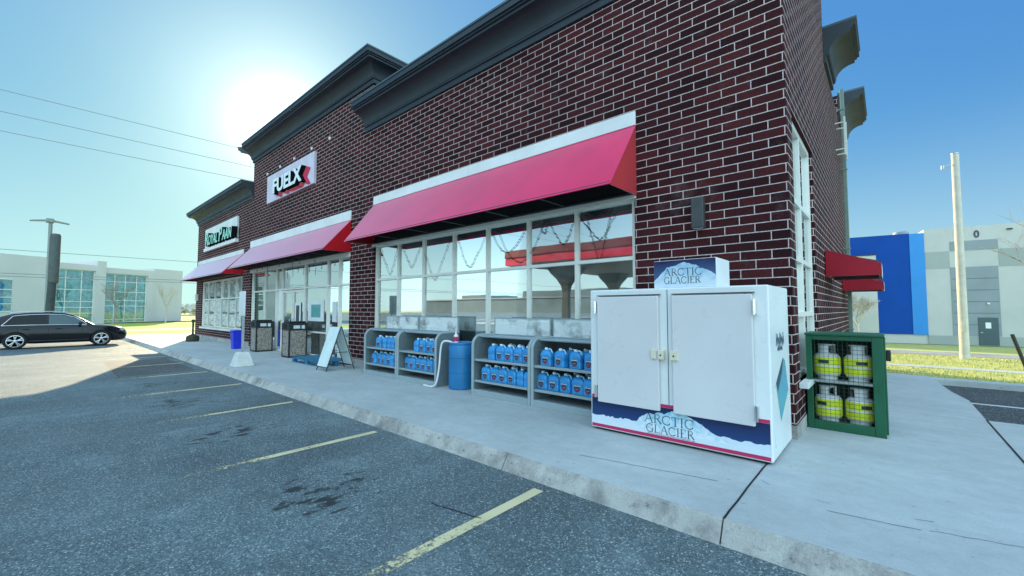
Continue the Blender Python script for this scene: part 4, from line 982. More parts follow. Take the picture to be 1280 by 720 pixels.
# ------------------------------------------------------------------ litter bins, pallet, sandwich board, blue bin, sign post, urn
def stone_bin(lab, x0, y0, w, d, h, rz):
    t = thing('litter_bin', lab, 'litter bin', (x0+w/2, y0+d/2, 0.15), R(rz), 'stone panelled litter bins')
    hx, hy = w/2, d/2
    mb = MB()
    for sx in (-1,1):
        for sy in (-1,1): mb.box(sx*hx - (0.05 if sx > 0 else 0), sx*hx + (0.05 if sx < 0 else 0), sy*hy - (0.05 if sy > 0 else 0), sy*hy + (0.05 if sy < 0 else 0), 0.04, h-.30)
    mb.box(-hx+.002, hx-.002, -hy+.002, hy-.002, 0.0, 0.06); mb.build('frame', M['dark'], t, False, bevel=0.006)
    for a in range(4):
        mb = MB(); q = [(-hx+.05, -hy+.012), (hx-.05, -hy+.012)]
        if a in (0,2):
            s = -1 if a == 0 else 1; mb.box(-hx+.05, hx-.05, min(s*(hy-.01), s*(hy-.04)), max(s*(hy-.01), s*(hy-.04)), 0.06, h-.30)
        else:
            s = -1 if a == 1 else 1; mb.box(min(s*(hx-.01), s*(hx-.04)), max(s*(hx-.01), s*(hx-.04)), -hy+.05, hy-.05, 0.06, h-.30)
        mb.build('stone_panel', M['stone'], t, False)
    mb = MB(); mb.box(-hx-.012, hx+.012, -hy-.012, hy+.012, h-.299, h-.05); hd = mb.build('hood', M['dark'], t, False, bevel=0.015)
    mb = MB(); mb.box(-hx+.03, hx-.03, -hy+.03, hy-.03, h-.049, h); mb.build('hood_top', M['dark'], hd, False, bevel=0.02)
    mb = MB(); mb.box(hx+.0125, hx+.016, -0.16, 0.05, h-.24, h-.13); mb.build('notice', M['paper'], hd, False)
    mb = MB(); mb.box(hx+.0125, hx+.016, 0.10, 0.20, h-.25, h-.13); mb.build('notice', M['white'], hd, False)
    mb = MB(); mb.box(-0.17, 0.17, -hy-.016, -hy-.0125, h-.25, h-.09); mb.build('opening', M['black'], hd, False)
    return t
stone_bin('stone panelled litter bin with a dark hood, farther one left of the entrance doors', -18.46, 5.58, 0.62, 0.60, 1.20, 0)
stone_bin('stone panelled litter bin with a dark hood, nearer one beside the blue pallet', -15.44, 5.62, 0.60, 0.60, 1.20, 0)
pal = thing('pallet', 'blue wooden pallet lying flat behind the white sandwich board', 'pallet', (-12.7, 5.75, 0.15))
px0, px1, py0, py1 = -13.75, -11.75, 5.32, 6.18
for k in range(7):
    x = px0 + k*(px1-px0-0.2)/6; mb = MB(); mb.box(x, x+0.2, py0, py1, 0.275, 0.30); mb.build('deck_board', M['pallet'], pal, bevel=0.004)
for y in (py0+.0, (py0+py1)/2-.05, py1-.10):
    mb = MB(); mb.box(px0, px1, y, y+.10, 0.15, 0.172); mb.build('bottom_board', M['pallet'], pal)
    for x in (px0, (px0+px1)/2-.08, px1-.16):
        mb = MB(); mb.box(x, x+.16, y+.001, y+.099, 0.172, 0.255); mb.build('block', M['pallet'], pal)
    mb = MB(); mb.box(px0, px1, y+.001, y+.099, 0.2552, 0.2748); mb.build('stringer_board', M['pallet'], pal)
sb = thing('sandwich_board', 'blank white folding sandwich board with black legs on the pavement', 'sandwich board', (-11.1, 5.42, 0.15))
bx0, bx1 = -11.42, -10.84; Zt = 1.30
def lean(y_t, y_b, s):
    return lambda u, v, w: (u, y_b + (y_t - y_b)*v + s*w, 0.15 + v*(Zt-0.15))
for yt, yb, s in ((5.40, 5.02, -1), (5.44, 5.82, 1)):
    f = lean(yt, yb, s)
    mb = MB(); mb.prism([(bx0+.02,0.10),(bx1-.02,0.10),(bx1-.02,0.985),(bx0+.02,0.985)], f, 0.0, 0.012); mb.build('board', M['board'], sb)
    mb = MB()
    for u in (bx0+.012, bx1-.012): mb.tube([f(u,0.0,-.014), f(u,1.0,-.014)], 0.012, 8)
    mb.tube([f(bx0+.02,0.085,-.014), f(bx1-.02,0.085,-.014)], 0.01, 8); mb.build('leg_frame', M['dark'], sb, smooth=50)
mb = MB()
for u in (bx0+.012, bx1-.012): mb.tube([(u,5.235,0.62),(u,5.605,0.62)], 0.009, 6)
mb.build('spreader_bar', M['dark'], sb)
bb = thing('blue_bin', 'bright blue plastic bin standing between the sign post and the poster window', 'bin', (-19.95, 5.55, 0.15))
mb = MB(); n = 4
mb.add([(-19.95+sx*w, 5.55+sy*d, z) for w, d, z in ((.16,.15,.15),(.20,.19,.86),(.215,.205,.865),(.215,.205,.90),(.185,.175,.90),(.15,.14,.2)) for sx, sy in ((-1,-1),(1,-1),(1,1),(-1,1))], [(4*i+j, 4*i+(j+1)%4, 4*i+4+(j+1)%4, 4*i+4+j) for i in range(5) for j in range(4)] + [(0,1,2,3),(20,21,22,23)])
mb.build('tub', M['bluebin'], bb, bevel=0.012)
for s in (-1,1):
    mb = MB(); mb.box(-19.95-.08,-19.95+.08, 5.55+s*.214-.012, 5.55+s*.214+.012, 0.80,0.83); mb.build('handle', M['bluebin'], bb)
sp = thing('sign_post', 'slim post with a narrow white sign edge, set in a concrete block near the kerb', 'sign post', (-13.78, 3.98, 0.15))
mb = MB(); bz = [(0.25,0.25,0.15),(0.235,0.235,0.20),(0.15,0.15,0.52),(0.135,0.135,0.54)]
mb.add([(-13.78+sx*w, 3.98+sy*d, z) for w, d, z in bz for sx, sy in ((-1,-1),(1,-1),(1,1),(-1,1))], [(4*i+j,4*i+(j+1)%4,4*i+4+(j+1)%4,4*i+4+j) for i in range(3) for j in range(4)] + [(0,1,2,3),(12,13,14,15)])
mb.build('concrete_block', simple('pale_block_concrete', (0.60, 0.62, 0.60), 0.85, 0, 0.12, 6, bmp=0.2), sp, bevel=0.02)
mb = MB(); mb.box(-13.815,-13.745,3.955,4.005,0.54,2.22); mb.build('post', M['steel'], sp)
mb = MB(); mb.box(-14.03,-13.53,3.925,3.953,1.57,2.27); mb.build('sign_panel', M['white'], sp, bevel=0.008)
ur = thing('ash_urn', 'low dark smoking urn with a slim black neck at the far end of the pavement', 'ash urn', (-26.2, 5.35, 0.15))
mb = MB(); mb.lathe([(0.24,0.0),(0.27,0.02),(0.28,0.18),(0.25,0.27),(0.14,0.33),(0.05,0.38)], (-26.2,5.35,0.15), 22); mb.build('base', simple('urn_olive', (0.03,0.035,0.018), 0.7, 0, 0.3, 9), ur, smooth=40)
mb = MB(); mb.lathe([(0.05,0.37),(0.042,0.42),(0.042,0.95),(0.075,0.97),(0.08,1.05),(0.05,1.10)], (-26.2,5.35,0.15), 14); mb.build('neck', M['dark'], ur, smooth=40)

# ------------------------------------------------------------------ posters in the left window and by the doors
MX = [W3[0]+.05] + m3 + [W3[1]-.05]
rows = [('top', 2.42, 3.16, 'poster_dark'), ('middle', 1.62, 2.22, 'poster'), ('bottom', 0.94, 1.52, 'poster')]
for rn, z0, z1, mt_ in rows:
    for i in range(6):
        a, b = MX[i] + 0.12, MX[i+1] - 0.12; k = random.uniform(-.03,.03)
        mb = MB(); mb.box(a, b, GY-.008, GY-.006, z0+k, z1+k)
        single(mb.build('poster', M[mt_]), f'{ORD[i]} poster from the left in the {rn} row of the left window', 'poster', 'posters in the left window', ((a+b)/2, GY-.008, z0+k))
mb = MB(); mb.box(-15.28,-14.05,GY-.012,GY-.007,1.35,2.05); mb.cur = 1; mb.box(-15.02,-14.30,GY-.0135,GY-.0121,1.48,1.92)
single(mb.build('poster', [M['white'], M['posterteal']]), 'white framed teal poster on the glass right of the entrance doors', 'poster', None, (-14.66,GY-.012,1.35))
mb = MB(); mb.box(-13.45,-13.15,GY-.012,GY-.007,1.35,2.0)
single(mb.build('poster', M['paper']), 'narrow pale notice on the pane above the sandwich board', 'poster', None, (-13.3,GY-.012,1.35))
mb = MB(); mb.box(-16.35,-15.85,GY-.03,GY-.025,1.25,2.0); mb.cur = 1; mb.box(-16.25,-15.98,GY-.0325,GY-.0305,1.33,1.9)
single(mb.build('poster', [M['white'], M['ink_dark']]), 'white bordered dark notice on the right entrance door', 'poster', None, (-16.1,GY-.03,1.25))

# ------------------------------------------------------------------ string lights hung inside the panes
def swags(name, lab, y, pts_list):
    mb = MB()
    for x0, x1, z, sag in pts_list:
        n = 22; pr = None; P = []
        for i in range(n+1):
            t = i/n; P.append((x0 + (x1-x0)*t + random.uniform(-.01,.01), y, z - sag*(1-abs(2*t-1)**1.35)*(0.95+0.1*math.sin(9*t+x0)) + random.uniform(-.012,.012)))
        mb.tube(P, 0.0042, 4)
        for i in range(n):
            if random.random() < .35: continue
            a = random.uniform(0,6.28); q = P[i]; mb.tube([q, (q[0]+.035*math.cos(a), y, q[2]+.035*math.sin(a))], 0.007, 4, 0.003)
    return tag(mb.build(name, M['bulbwire']), lab, 'string lights')
Z = 3.44
swags('string_lights', 'dark string of small lights looping inside the long shop window', GY-.02, [(-10.6,-9.75,Z,0.75),(-9.6,-8.7,Z,0.6),(-8.75,-7.6,Z,0.95),(-7.40,-6.42,Z,0.82),(-6.3,-5.3,Z,0.62),(-6.1,-4.85,Z,0.9),(-5.0,-4.75,Z+.02,0.3),(-4.75,-4.15,Z,0.55),(-4.1,-3.3,Z,0.5),(-3.95,-3.45,Z,0.85)])
mb = MB()
for x in [-20.6+0.55*i for i in range(15)]:
    h = random.uniform(0.12,0.42); y = 5.56
    mb.tube([(x,y,3.50),(x+random.uniform(-.05,.05),y,3.50-h)], 0.006, 4)
    for k in range(4): mb.tube([(x,y,3.48-h*k/4),(x+random.uniform(-.06,.06),y,3.45-h*k/4)], 0.010, 4)
mb.tube([(-20.9,5.56,3.505),(-12.3,5.56,3.505)], 0.008, 4)
tag(mb.build('string_lights', M['bulbwire']), 'icicle lights dangling under the awning above the entrance doors', 'string lights')

# ------------------------------------------------------------------ black SUV
car = thing('parked_car', 'black SUV parked in sunlight at the far left of the lot', 'car', (-29.5, -1.45, 0))
def loft(secs, close=True):
    k = len(secs[0]); vs = [p for s in secs for p in s]; fs = []
    for i in range(len(secs)-1):
        for j in range(k - (0 if close else 1)): fs.append((i*k+j, i*k+(j+1)%k, (i+1)*k+(j+1)%k, (i+1)*k+j))
    if close: fs += [tuple(range(k)), tuple(range((len(secs)-1)*k, len(secs)*k))[::-1]]
    return vs, fs
st = [(0.0,.70,.64,.52,.74,.92),(0.07,.82,.74,.40,.76,1.0),(0.35,.91,.84,.30,.76,1.05),(0.8,.935,.875,.25,.74,1.06),(1.5,.935,.885,.22,.72,1.055),(2.4,.935,.885,.22,.70,1.04),(3.1,.935,.88,.22,.70,1.03),(3.6,.93,.85,.23,.70,1.01),(4.05,.915,.80,.24,.68,.96),(4.38,.86,.70,.25,.64,.87),(4.55,.74,.58,.30,.58,.76),(4.62,.60,.48,.40,.54,.66)]
secs = []
for s, wl, wb, zb, zm, zt in st:
    h = [(0,zb),(wl*.86,zb),(wl*.97,zb+.06),(wl*1.0,zm-.12),(wl*.995,zm+.02),(wb*1.03,zt-.10),(wb*.98,zt-.03),(wb*.86,zt),(wb*.45,zt+.025),(0,zt+.03)]
    secs.append([(x, s, z) for x, z in h] + [(-x, s, z) for x, z in h[-2:0:-1]])
mb = MB(); mb.add(*loft(secs)); body = mb.build('body', M['carpaint'], car, False, 35)
cut = []
for s in (0.95, 3.67):
    for sx in (-1, 1):
        mb = MB(); mb.lathe([(0.40,-0.2),(0.40,0.2)], (sx*0.86, s, 0.37), 28, 'x'); cut.append(mb.build('cutter', M['black']))
for c in cut:
    c.location = car.location
    md = body.modifiers.new('arch', 'BOOLEAN'); md.operation = 'DIFFERENCE'; md.object = c; md.solver = 'EXACT'
bpy.context.view_layer.update()
me = bpy.data.meshes.new_from_object(body.evaluated_get(bpy.context.evaluated_depsgraph_get())); body.modifiers.clear(); body.data = me
for c in cut: bpy.data.objects.remove(c)
gst = [(0.10,.82,.78,1.03),(0.28,.84,.70,1.26),(0.50,.855,.66,1.44),(0.85,.865,.645,1.56),(1.35,.87,.64,1.615),(1.95,.87,.64,1.63),(2.4,.87,.64,1.60),(2.7,.86,.65,1.51),(3.05,.85,.68,1.30),(3.4,.83,.74,1.05)]
def gsec(s, wb, wt, zt, q=0):
    h = [(0,1.0),(wb,1.0),(wt+.05,max(1.005,zt-.07)),(wt,max(1.01,zt-.025)),(wt*.5,zt),(0,zt+.008)]
    return [(x, s, z) for x, z in h] + [(-x, s, z) for x, z in h[-2:0:-1]]
mb = MB(); mb.add(*loft([gsec(*g) for g in gst])); mb.build('cabin', M['carpaint'], car, False, 40)
def gpt(s, t, side=1, out=0.006):
    for a, b in zip(gst[:-1], gst[1:]):
        if a[0] <= s <= b[0]:
            f = (s-a[0])/(b[0]-a[0]); wb, wt, zt = [a[i]+(b[i]-a[i])*f for i in (1,2,3)]
    zt = max(1.005, zt-.07); x = wb + (wt+.05-wb)*t
    return (side*(x+out), s, 1.0 + (zt-1.0)*t)
for side in (1,-1):
    for ss, mat in (([0.62,0.75,0.95,1.15,1.5,1.86],'carglass'), ([1.93,2.3,2.6,2.85,3.0,3.08],'carglass_light')):
        lo = [gpt(s, 0.14, side) for s in ss]
        hi = [gpt(s, max(0.16, min(0.90, 0.90 if mat == 'carglass' and s > .9 else (0.25 if s < .7 else 0.75) if mat == 'carglass' else 0.90 - max(0,(s-2.85))*1.8)), side) for s in ss]
        mb = MB()
        for i in range(len(ss)-1): mb.quad(lo[i], lo[i+1], hi[i+1], hi[i])
        mb.build('side_window', M[mat], car, False)
    ss = [0.54,0.66,0.85,1.05,1.4,1.9,2.4,2.75,3.0,3.15]
    mb = MB(); mb.tube([gpt(s, 0.10, side, .01) for s in ss], 0.013, 6); mb.tube([gpt(s, (0.12,0.45,0.92,0.95,0.95,0.95,0.95,0.95,0.8,0.4)[i], side, .008) for i, s in enumerate(ss)], 0.012, 6); mb.build('window_trim', M['chrome'], car, False, 60)
    mb = MB(); mb.box(min(side*.93,side*.955), max(side*.93,side*.955), 1.35, 3.25, .33, .37); mb.build('sill_trim', M['dark'], car, False)
    for s in (1.15, 2.15):
        mb = MB(); mb.box(min(side*.925,side*.955), max(side*.925,side*.955), s, s+.2, .86, .885); mb.build('door_handle', M['carpaint'], car, False, bevel=.006)
    for s in (1.0, 1.92, 3.02):
        mb = MB(); mb.box(min(side*.93,side*.9375), max(side*.93,side*.9375), s, s+.008, .40, .92); mb.build('door_seam', M['black'], car, False)
    mb = MB(); mb.box(min(side*.86,side*1.06), max(side*.86,side*1.06), 2.88, 3.0, 1.04, 1.17); mb.build('mirror', M['carpaint'], car, False, bevel=.03, seg=3)
    mb = MB(); mb.add([(side*.86,4.30,.74),(side*.885,4.28,.84),(side*.70,4.50,.72),(side*.70,4.46,.80),(side*.80,4.42,.70),(side*.80,4.36,.84)], [(0,1,5,4),(4,5,3,2)]); 
    mb.v = [(x + side*.012, y + .03, z) for x, y, z in mb.v]; mb.build('headlight', M['lens'], car, False)
    mb = MB(); mb.add([(side*.80,.03,.80),(side*.90,.30,.84),(side*.90,.30,.95),(side*.78,.03,.93)], [(0,1,2,3)]); mb.v = [(x+side*.02,y-.015,z) for x,y,z in mb.v]; mb.build('tail_light', M['taillens'], car, False)
    for s in (0.95, 3.67):
        mb = MB(); tp = [(0.235,-.11),(0.30,-.115),(0.345,-.105),(0.362,-.07),(0.362,.07),(0.345,.105),(0.30,.115),(0.235,.11)]
        mb.lathe([(r, h) for r, h in tp], (side*.835, s, .362), 32, 'x'); wh = mb.build('wheel', M['tyre'], car, False, 35)
        mb = MB(); xo = side*.945
        ring = [(0.262,0.0),(0.262,side*.012),(0.235,side*.014),(0.235,-side*.03)]
        mb.lathe(ring, (xo, s, .362), 32, 'x'); mb.lathe([(0.06,-side*.02),(0.06,side*.012),(0.03,side*.018)], (xo, s, .362), 16, 'x')
        for k in range(5):
            a = R(90 + 72*k)
            for da in (-.17, .17):
                p0 = (xo+side*.004, s+.05*math.cos(a), .362+.05*math.sin(a)); p1 = (xo+side*.006, s+.245*math.cos(a+da), .362+.245*math.sin(a+da))
                mb.tube([p0, p1], 0.022, 6, 0.026)
        mb.build('rim', M['rim'], wh, False, 40)
mb = MB(); mb.box(-.42,.42,4.56,4.60,.40,.66); mb.build('grille', M['dark'], car, False, bevel=.02)
mb = MB()
f0 = [gpt(s, .97, 1, -.02) for s in (2.62,2.8,3.0,3.2,3.34)]; f1 = [gpt(s, .97, -1, -.02) for s in (2.62,2.8,3.0,3.2,3.34)]
for i in range(4):
    up = .05
    mb.quad((f0[i][0]*.94,f0[i][1],f0[i][2]+up),(f0[i+1][0]*.94,f0[i+1][1],f0[i+1][2]+up),(f1[i+1][0]*.94,f1[i+1][1],f1[i+1][2]+up),(f1[i][0]*.94,f1[i][1],f1[i][2]+up))
mb.build('windscreen', M['carglass'], car, False)
for s in (-1,1):
    mb = MB(); mb.tube([(s*.60,.75,1.60),(s*.60,1.2,1.655),(s*.60,2.2,1.66),(s*.60,2.5,1.61)], .014, 6); mb.build('roof_rail', M['chrome'], car, False, 60)

# ------------------------------------------------------------------ left office building (local: x along facade, facade at y=0 facing -y)
def local_thing(name, lab, cat, loc, rz): return thing(name, lab, cat, loc, rz)
ang = math.atan2(0.8965, -0.443)
ob = local_thing('office_building', 'long white office building with teal glass bays across the road at left', 'building', (-68.9,-2.4,0), ang)
mb = MB()
mb.box(-9,3.95,0,12,0,7.6); mb.box(3.95,8.15,0.8,12,0,7.15); mb.box(8.15,9.05,-0.25,12,0,7.7); mb.box(9.05,14.0,0.8,12,0,7.0); mb.box(14.0,14.75,-0.1,12,0,7.0); mb.box(14.75,18.6,0,12,0,7.35)
mb.build('wall', M['precast_left'], ob, False)
mb = MB(); mb.box(3.95,8.15,0.0,0.799,6.45,7.15); mb.box(9.05,14.0,0.0,0.799,6.3,7.0); mb.build('fascia', M['precast_left'], ob, False)
def bay(x0, x1, z0, z1, y, xs, zs):
    mb = MB(); bars(mb, x0, x1, z0, z1, xs, zs, y, 0.07, 0.08, 0.07); w = mb.build('window', M['alu'], ob, False)
    mb = MB(); panes(mb, x0, x1, z0, z1, xs, zs, y+.04); mb.build('glass', M['glass_teal'], w, False)
    mb = MB(); mb.box(x0+.1, x1-.1, y+.30, y+.34, z0, z1); mb.build('blind', simple('teal_interior', (0.05,0.17,0.18), 0.8), w, False)
bay(3.96,8.14,0.1,6.44,0.25,[5.4,6.9],[5.4,4.1,2.7,2.0,1.3]); bay(9.06,13.99,0.1,6.29,0.25,[10.3,11.5,12.8],[5.3,4.0,2.9,2.2,0.5])
mb = MB(); mb.box(-7.0,0.85,-0.02,-0.001,1.5,4.95); mb.build('window', M['glass_teal'], ob, False)
mb = MB()
for z in (1.5,2.3,3.0,3.8,4.9): mb.box(-7.0,0.85,-0.06,-0.021,z,z+.08)
mb.build('window_bars', M['alu'], ob, False)
mb = MB(); mb.box(4.3,7.2,0.40,0.45,2.72,3.05); mb.build('red_reflection', M['canopyred'], ob, False)  # red strip standing in for the canopy's reflection in the office glass
# hedge-like far shrubs at the right end
# ------------------------------------------------------------------ right warehouse
wh = local_thing('industrial_building', 'large industrial building in blue and pale grey panels behind the side road', 'building', (5.2,48.6,-1.05), R(8.2))
mb = MB(); mb.box(-2.9,24,0.0,20,0,9.33); mb.box(-16,-2.9,0.05,20,0,0.75); mb.build('wall', M['precast'], wh, False)
mb = MB(); mb.box(-18,-3.80,-0.02,18,0.751,9.10); mb.build('blue_cladding', M['clad_blue'], wh, False)
mb = MB(); mb.box(-3.80,-2.901,-0.06,18,0.751,9.06); mb.build('light_blue_cladding', M['clad_lblue'], wh, False)
mb = MB(); mb.box(-11.0,-6.10,-1.2,-0.021,0,7.32); mb.build('annex', M['precast'], wh, False)
mb = MB(); mb.box(-11.0,-6.05,-1.25,-0.022,7.321,7.42); mb.build('annex_coping', M['dark'], wh, False)
mb = MB(); mb.box(-6.85,-6.65,-1.22,-1.201,3.15,3.4); mb.box(-6.55,-6.38,-1.22,-1.201,3.15,3.4); mb.build('annex_vent', M['dark'], wh, False)
for a, b in ((-2.86,-1.46),(1.22,2.6)):
    mb = MB(); mb.box(a,b,-0.025,-0.001,6.1,7.45); mb.build('tinted_panel', M['clad_green'], wh, False)
mb = MB(); mb.box(-1.41,1.2,-0.04,-0.001,7.46,8.2); mb.build('louvre_band', M['clad_grey'], wh, False)
mb = MB(); mb.box(-1.45,1.15,-0.04,-0.001,0.75,6.14); mb.build('loading_bay', M['clad_grey'], wh, False)
mb = MB()
for z in (1.6,2.5,3.4,4.3,5.2): mb.box(-1.40,1.10,-0.052,-0.041,z,z+.03)
mb.build('bay_joint', M['door_slate'], wh, False)
mb = MB(); mb.box(-0.08,1.0,-0.07,-0.0405,0.05,2.18); dd = mb.build('door', M['door_slate'], wh, False, bevel=.01)
mb = MB(); mb.box(0.30,0.60,-0.075,-0.0705,1.35,1.80); mb.build('notice', M['white'], dd, False)
mb = MB(); mb.box(0.02,0.14,-0.10,-0.0705,1.0,1.06); mb.build('handle', M['steel'], dd, False)
mb = MB(); mb.box(0.44,0.58,-0.16,-0.0405,3.2,3.32); mb.build('bulkhead_lamp', M['white'], wh, False)
vs, fs = text_mesh('0', 0.78, 0.015, 0.02, 0, 1.0); mb = MB(); mb.add([(0.10 + x*.8, -0.02 - z, 8.42 + y) for x, y, z in vs], fs); mb.build('numeral', M['ink_dark'], wh, False)
mb = MB(); mb.box(1.7,2.0,-0.1,-0.001,8.86,8.95); mb.build('scupper', M['dark'], wh, False)
mb = MB(); mb.lathe([(0.55,9.05),(0.55,9.2),(0.50,9.36),(0.3,9.46),(0.05,9.49)], (-4.15,0.9,0), 20); mb.build('roof_vent', M['clad_grey'], wh, False, 40)
mb = MB()
for x in (-14,-10.5,-7.2): mb.box(x,x+.015,-0.026,-0.0205,0.76,9.09)
mb.build('cladding_joint', M['ink_dark'], wh, False)
mb = MB(); mb.box(-2.9,24,-0.03,-0.001,0,0.72); mb.build('plinth', M['clad_green'], wh, False)

# ------------------------------------------------------------------ poles, lamp, guard post
cp = thing('concrete_pole', 'tall pale round concrete pole standing on the grass beyond the side lot', 'pole', (1.98,22.22,0))
mb = MB(); mb.tube([(1.98,22.22,-.1),(1.99,22.22,3.5),(2.0,22.22,7.42)], 0.135, 20, 0.105); mb.build('shaft', M['poleconc'], cp, smooth=40)
mb = MB(); mb.lathe([(0.10,7.43),(0.11,7.43),(0.11,7.47),(0.02,7.5)], (2.0,22.22,0), 14); mb.build('cap', M['steel'], cp, smooth=40)
mb = MB(); mb.tube([(1.88,22.15,7.05),(1.72,22.1,7.02),(1.66,22.1,6.95)], 0.03, 8); mb.tube([(1.66,22.1,7.06),(1.66,22.1,6.92)], .045, 8); mb.build('bracket', M['steel'], cp, smooth=40)
mb = MB(); mb.box(1.93,2.04,22.07,22.12,0.95,1.35); mb.build('hand_hole_cover', M['poleconc'], cp)
mb = MB(); mb.tube([(2.95,19.2,-.05),(2.68,19.1,1.02)], 0.045, 8); single(mb.build('guard_post', M['dark'], smooth=40), 'thin black leaning post on the grass at the right edge', 'post', None, (2.95,19.2,0))
lp = thing('street_lamp', 'double-headed grey lamp post rising behind the black SUV', 'street lamp', (-39.3,0.55,0))
mb = MB(); mb.tube([(-39.3,0.55,0),(-39.3,0.50,7.3)], 0.13, 12, 0.09); mb.build('pole', M['lamp_grey'], lp, smooth=40)
mb = MB(); mb.box(-39.52,-39.08,0.28,0.66,7.2,7.46); mb.build('hub', M['lamp_grey'], lp, bevel=.05)
for s in (-1,1):
    mb = MB(); y0 = 0.47; mb.add([(-39.3+w, y0+s*d, z) for d, w, z in ((.2,-.2,7.28),(.2,.2,7.28),(.85,-.2,7.2),(.85,.2,7.2),(.2,-.2,7.36),(.2,.2,7.36),(.85,-.16,7.25),(.85,.16,7.25))], [(0,1,3,2),(4,6,7,5),(0,2,6,4),(1,5,7,3),(2,3,7,6),(0,4,5,1)])
    mb.build('lamp_head', M['lamp_grey'], lp)
bn = thing('utility_pole', 'dark pole with a thick upper sleeve leaning beside the lamp post', 'pole', (-39.0,0.62,0))
mb = MB(); mb.tube([(-39.0,0.62,0),(-39.0,0.70,3.4)], 0.22, 14, 0.20); mb.build('lower_shaft', simple('pole_dark', (0.035,0.05,0.05), 0.7, 0, 0.2, 4), bn, smooth=40)
mb = MB(); mb.lathe([(0.17,3.38),(0.25,3.45),(0.25,6.35),(0.22,6.48),(0.08,6.52)], (-39.0,0.74,0), 16); mb.build('upper_sleeve', simple('pole_sleeve', (0.07,0.09,0.085), 0.7, 0, 0.2, 4), bn, smooth=40)

# overhead lines run parallel to the road, past the end of the store
def line(lab, x, z, r, sag):
    mb = MB(); P = []
    for i in range(61):
        y = -150 + 400*i/60; k = ((y - 25) % 55)/55; P.append((x, y, z - sag*(1-(2*k-1)**2)*0.25))
    mb.tube(P, r, 5); tag(mb.build('overhead_line', M['wire'], smooth=60), lab, 'overhead line', 'overhead lines above the west road')
for lab, z, r in (('highest overhead cable crossing the left sky',16.9,.022),('second highest overhead cable crossing the left sky',15.4,.022),('third overhead cable in the left sky',14.05,.022),('thin cable just above the office roof',5.95,.02),('upper of the two cables across the office windows',4.32,.024),('lower of the two cables across the office windows',4.12,.024)):
    line(lab, -45.0, z, r, 0.4)

# ------------------------------------------------------------------ bare trees
def bare_tree(name, lab, loc, h, mat, seed, depth=5, spread=0.55, r0=None, lean=(0,0), n_extra=0):
    rnd = random.Random(seed)
    t = thing(name, lab, 'tree', loc); r0 = r0 or h*0.018
    trunk = MB(); crown = MB()
    def grow(p, d, L, r, k):
        mb = trunk if k == 0 else crown
        pts = [p]; q = p
        for i in range(3):
            d = (d + Vector((rnd.uniform(-.12,.12), rnd.uniform(-.12,.12), rnd.uniform(-.02,.08)))).normalized(); q = q + d*L/3; pts.append(q)
        mb.tube(pts, r, 6 if k < 2 else 4, r*0.62, cap=False)
        if k >= depth: return
        n = 3 if k < 3 else 2
        n += n_extra
        if k == 0: n = 5
        for i in range(n):
            a = rnd.uniform(0, 6.28); s = rnd.uniform(.6,1.1)*spread
            side = Vector((math.cos(a), math.sin(a), 0))
            nd = (d*math.cos(s) + side*math.sin(s) + Vector((0,0,.12))).normalized()
            st = pts[-1] if rnd.random() < .6 or k == 0 else pts[2]
            grow(st, nd, L*rnd.uniform(.55,.8), r*0.58, k+1)
    grow(Vector((0,0,-.05)), Vector((lean[0],lean[1],1)).normalized(), h*0.36, r0, 0)
    trunk.build('trunk', mat, t, False, 60); crown.build('crown', mat, t, False, 60)
    return t
bare_tree('bare_tree', 'small pale leafless tree against the blue building', (-1.8,43.4,-1.05), 4.3, M['bark_pale'], 3, 6, 0.66, 0.13, n_extra=1)
bare_tree('bare_tree', 'tall leafless tree reaching in at the right edge', (4.75,23.6,0), 6.0, M['bark'], 11, 6, 0.60, 0.06, (-.04,0), 0)
bare_tree('bare_tree', 'young leafless tree in front of the teal glass bay right of the pier', (-68.5,6.3,0), 5.6, M['bark'], 5, 6, 0.55)
bare_tree('bare_tree', 'leafless tree before the blank white wall at the office end', (-71.5,11.6,0), 5.4, M['bark_pale'], 8, 6, 0.5)
bare_tree('bare_tree', 'leafless tree at the far left edge behind the SUV', (-58,-2.6,0), 3.6, M['bark'], 21, 6, 0.6)
# hazy wood far beyond the left end of the store
mb = MB()
for i in range(2600):
    x = random.uniform(-190,-150); y = random.uniform(-10,90); h = random.uniform(2.5,5); w = random.uniform(0.4,1.0)
    z = random.uniform(0,h*.5)
    n = Vector((random.gauss(0,1),random.gauss(0,1),random.gauss(0,.6))).normalized(); u = n.orthogonal().normalized()*w; v = n.cross(u)
    c = Vector((x,y,z+1)); mb.poly([c-u-v*.7, c+u-v*.8, c+u*.8+v, c-u*.6+v*.9])
struct(mb.build('distant_wood', simple('winter_wood', (0.50,0.50,0.44), 0.95, 0, 0.3, 0.2)), 'stuff')

# ------------------------------------------------------------------ forecourt canopy and sheds that the windows reflect
fc = thing('fuel_canopy', 'red fascia fuel canopy on flared columns, mirrored in the shop windows', 'canopy', (-8,-18.5,0))
A0, A1, B0, B1 = -21.0, 8.0, -27.0, -10.5
mb = MB(); mb.box(A0,A1,B0,B1,5.02,5.10); mb.build('soffit', M['soffit'], fc)
mb = MB(); mb.box(A0-.1,A1+.1,B1,B1+.12,5.0,5.55); mb.box(A0-.1,A1+.1,B0-.12,B0,5.0,5.55); mb.box(A0-.1,A0,B0,B1,5.0,5.55); mb.box(A1,A1+.1,B0,B1,5.0,5.55); mb.build('fascia', M['canopyred'], fc)
mb = MB(); mb.box(A0-.12,A1+.12,B1,B1+.2,5.551,6.05); mb.box(A0-.12,A1+.12,B0-.2,B0,5.551,6.05); mb.box(A0-.12,A0,B0,B1,5.551,6.05); mb.box(A1,A1+.12,B0,B1,5.551,6.05); mb.build('upper_fascia', M['canopydark'], fc)
mb = MB(); mb.box(A0,A1,B0,B1,5.7,5.8); mb.build('deck', M['roof'], fc)
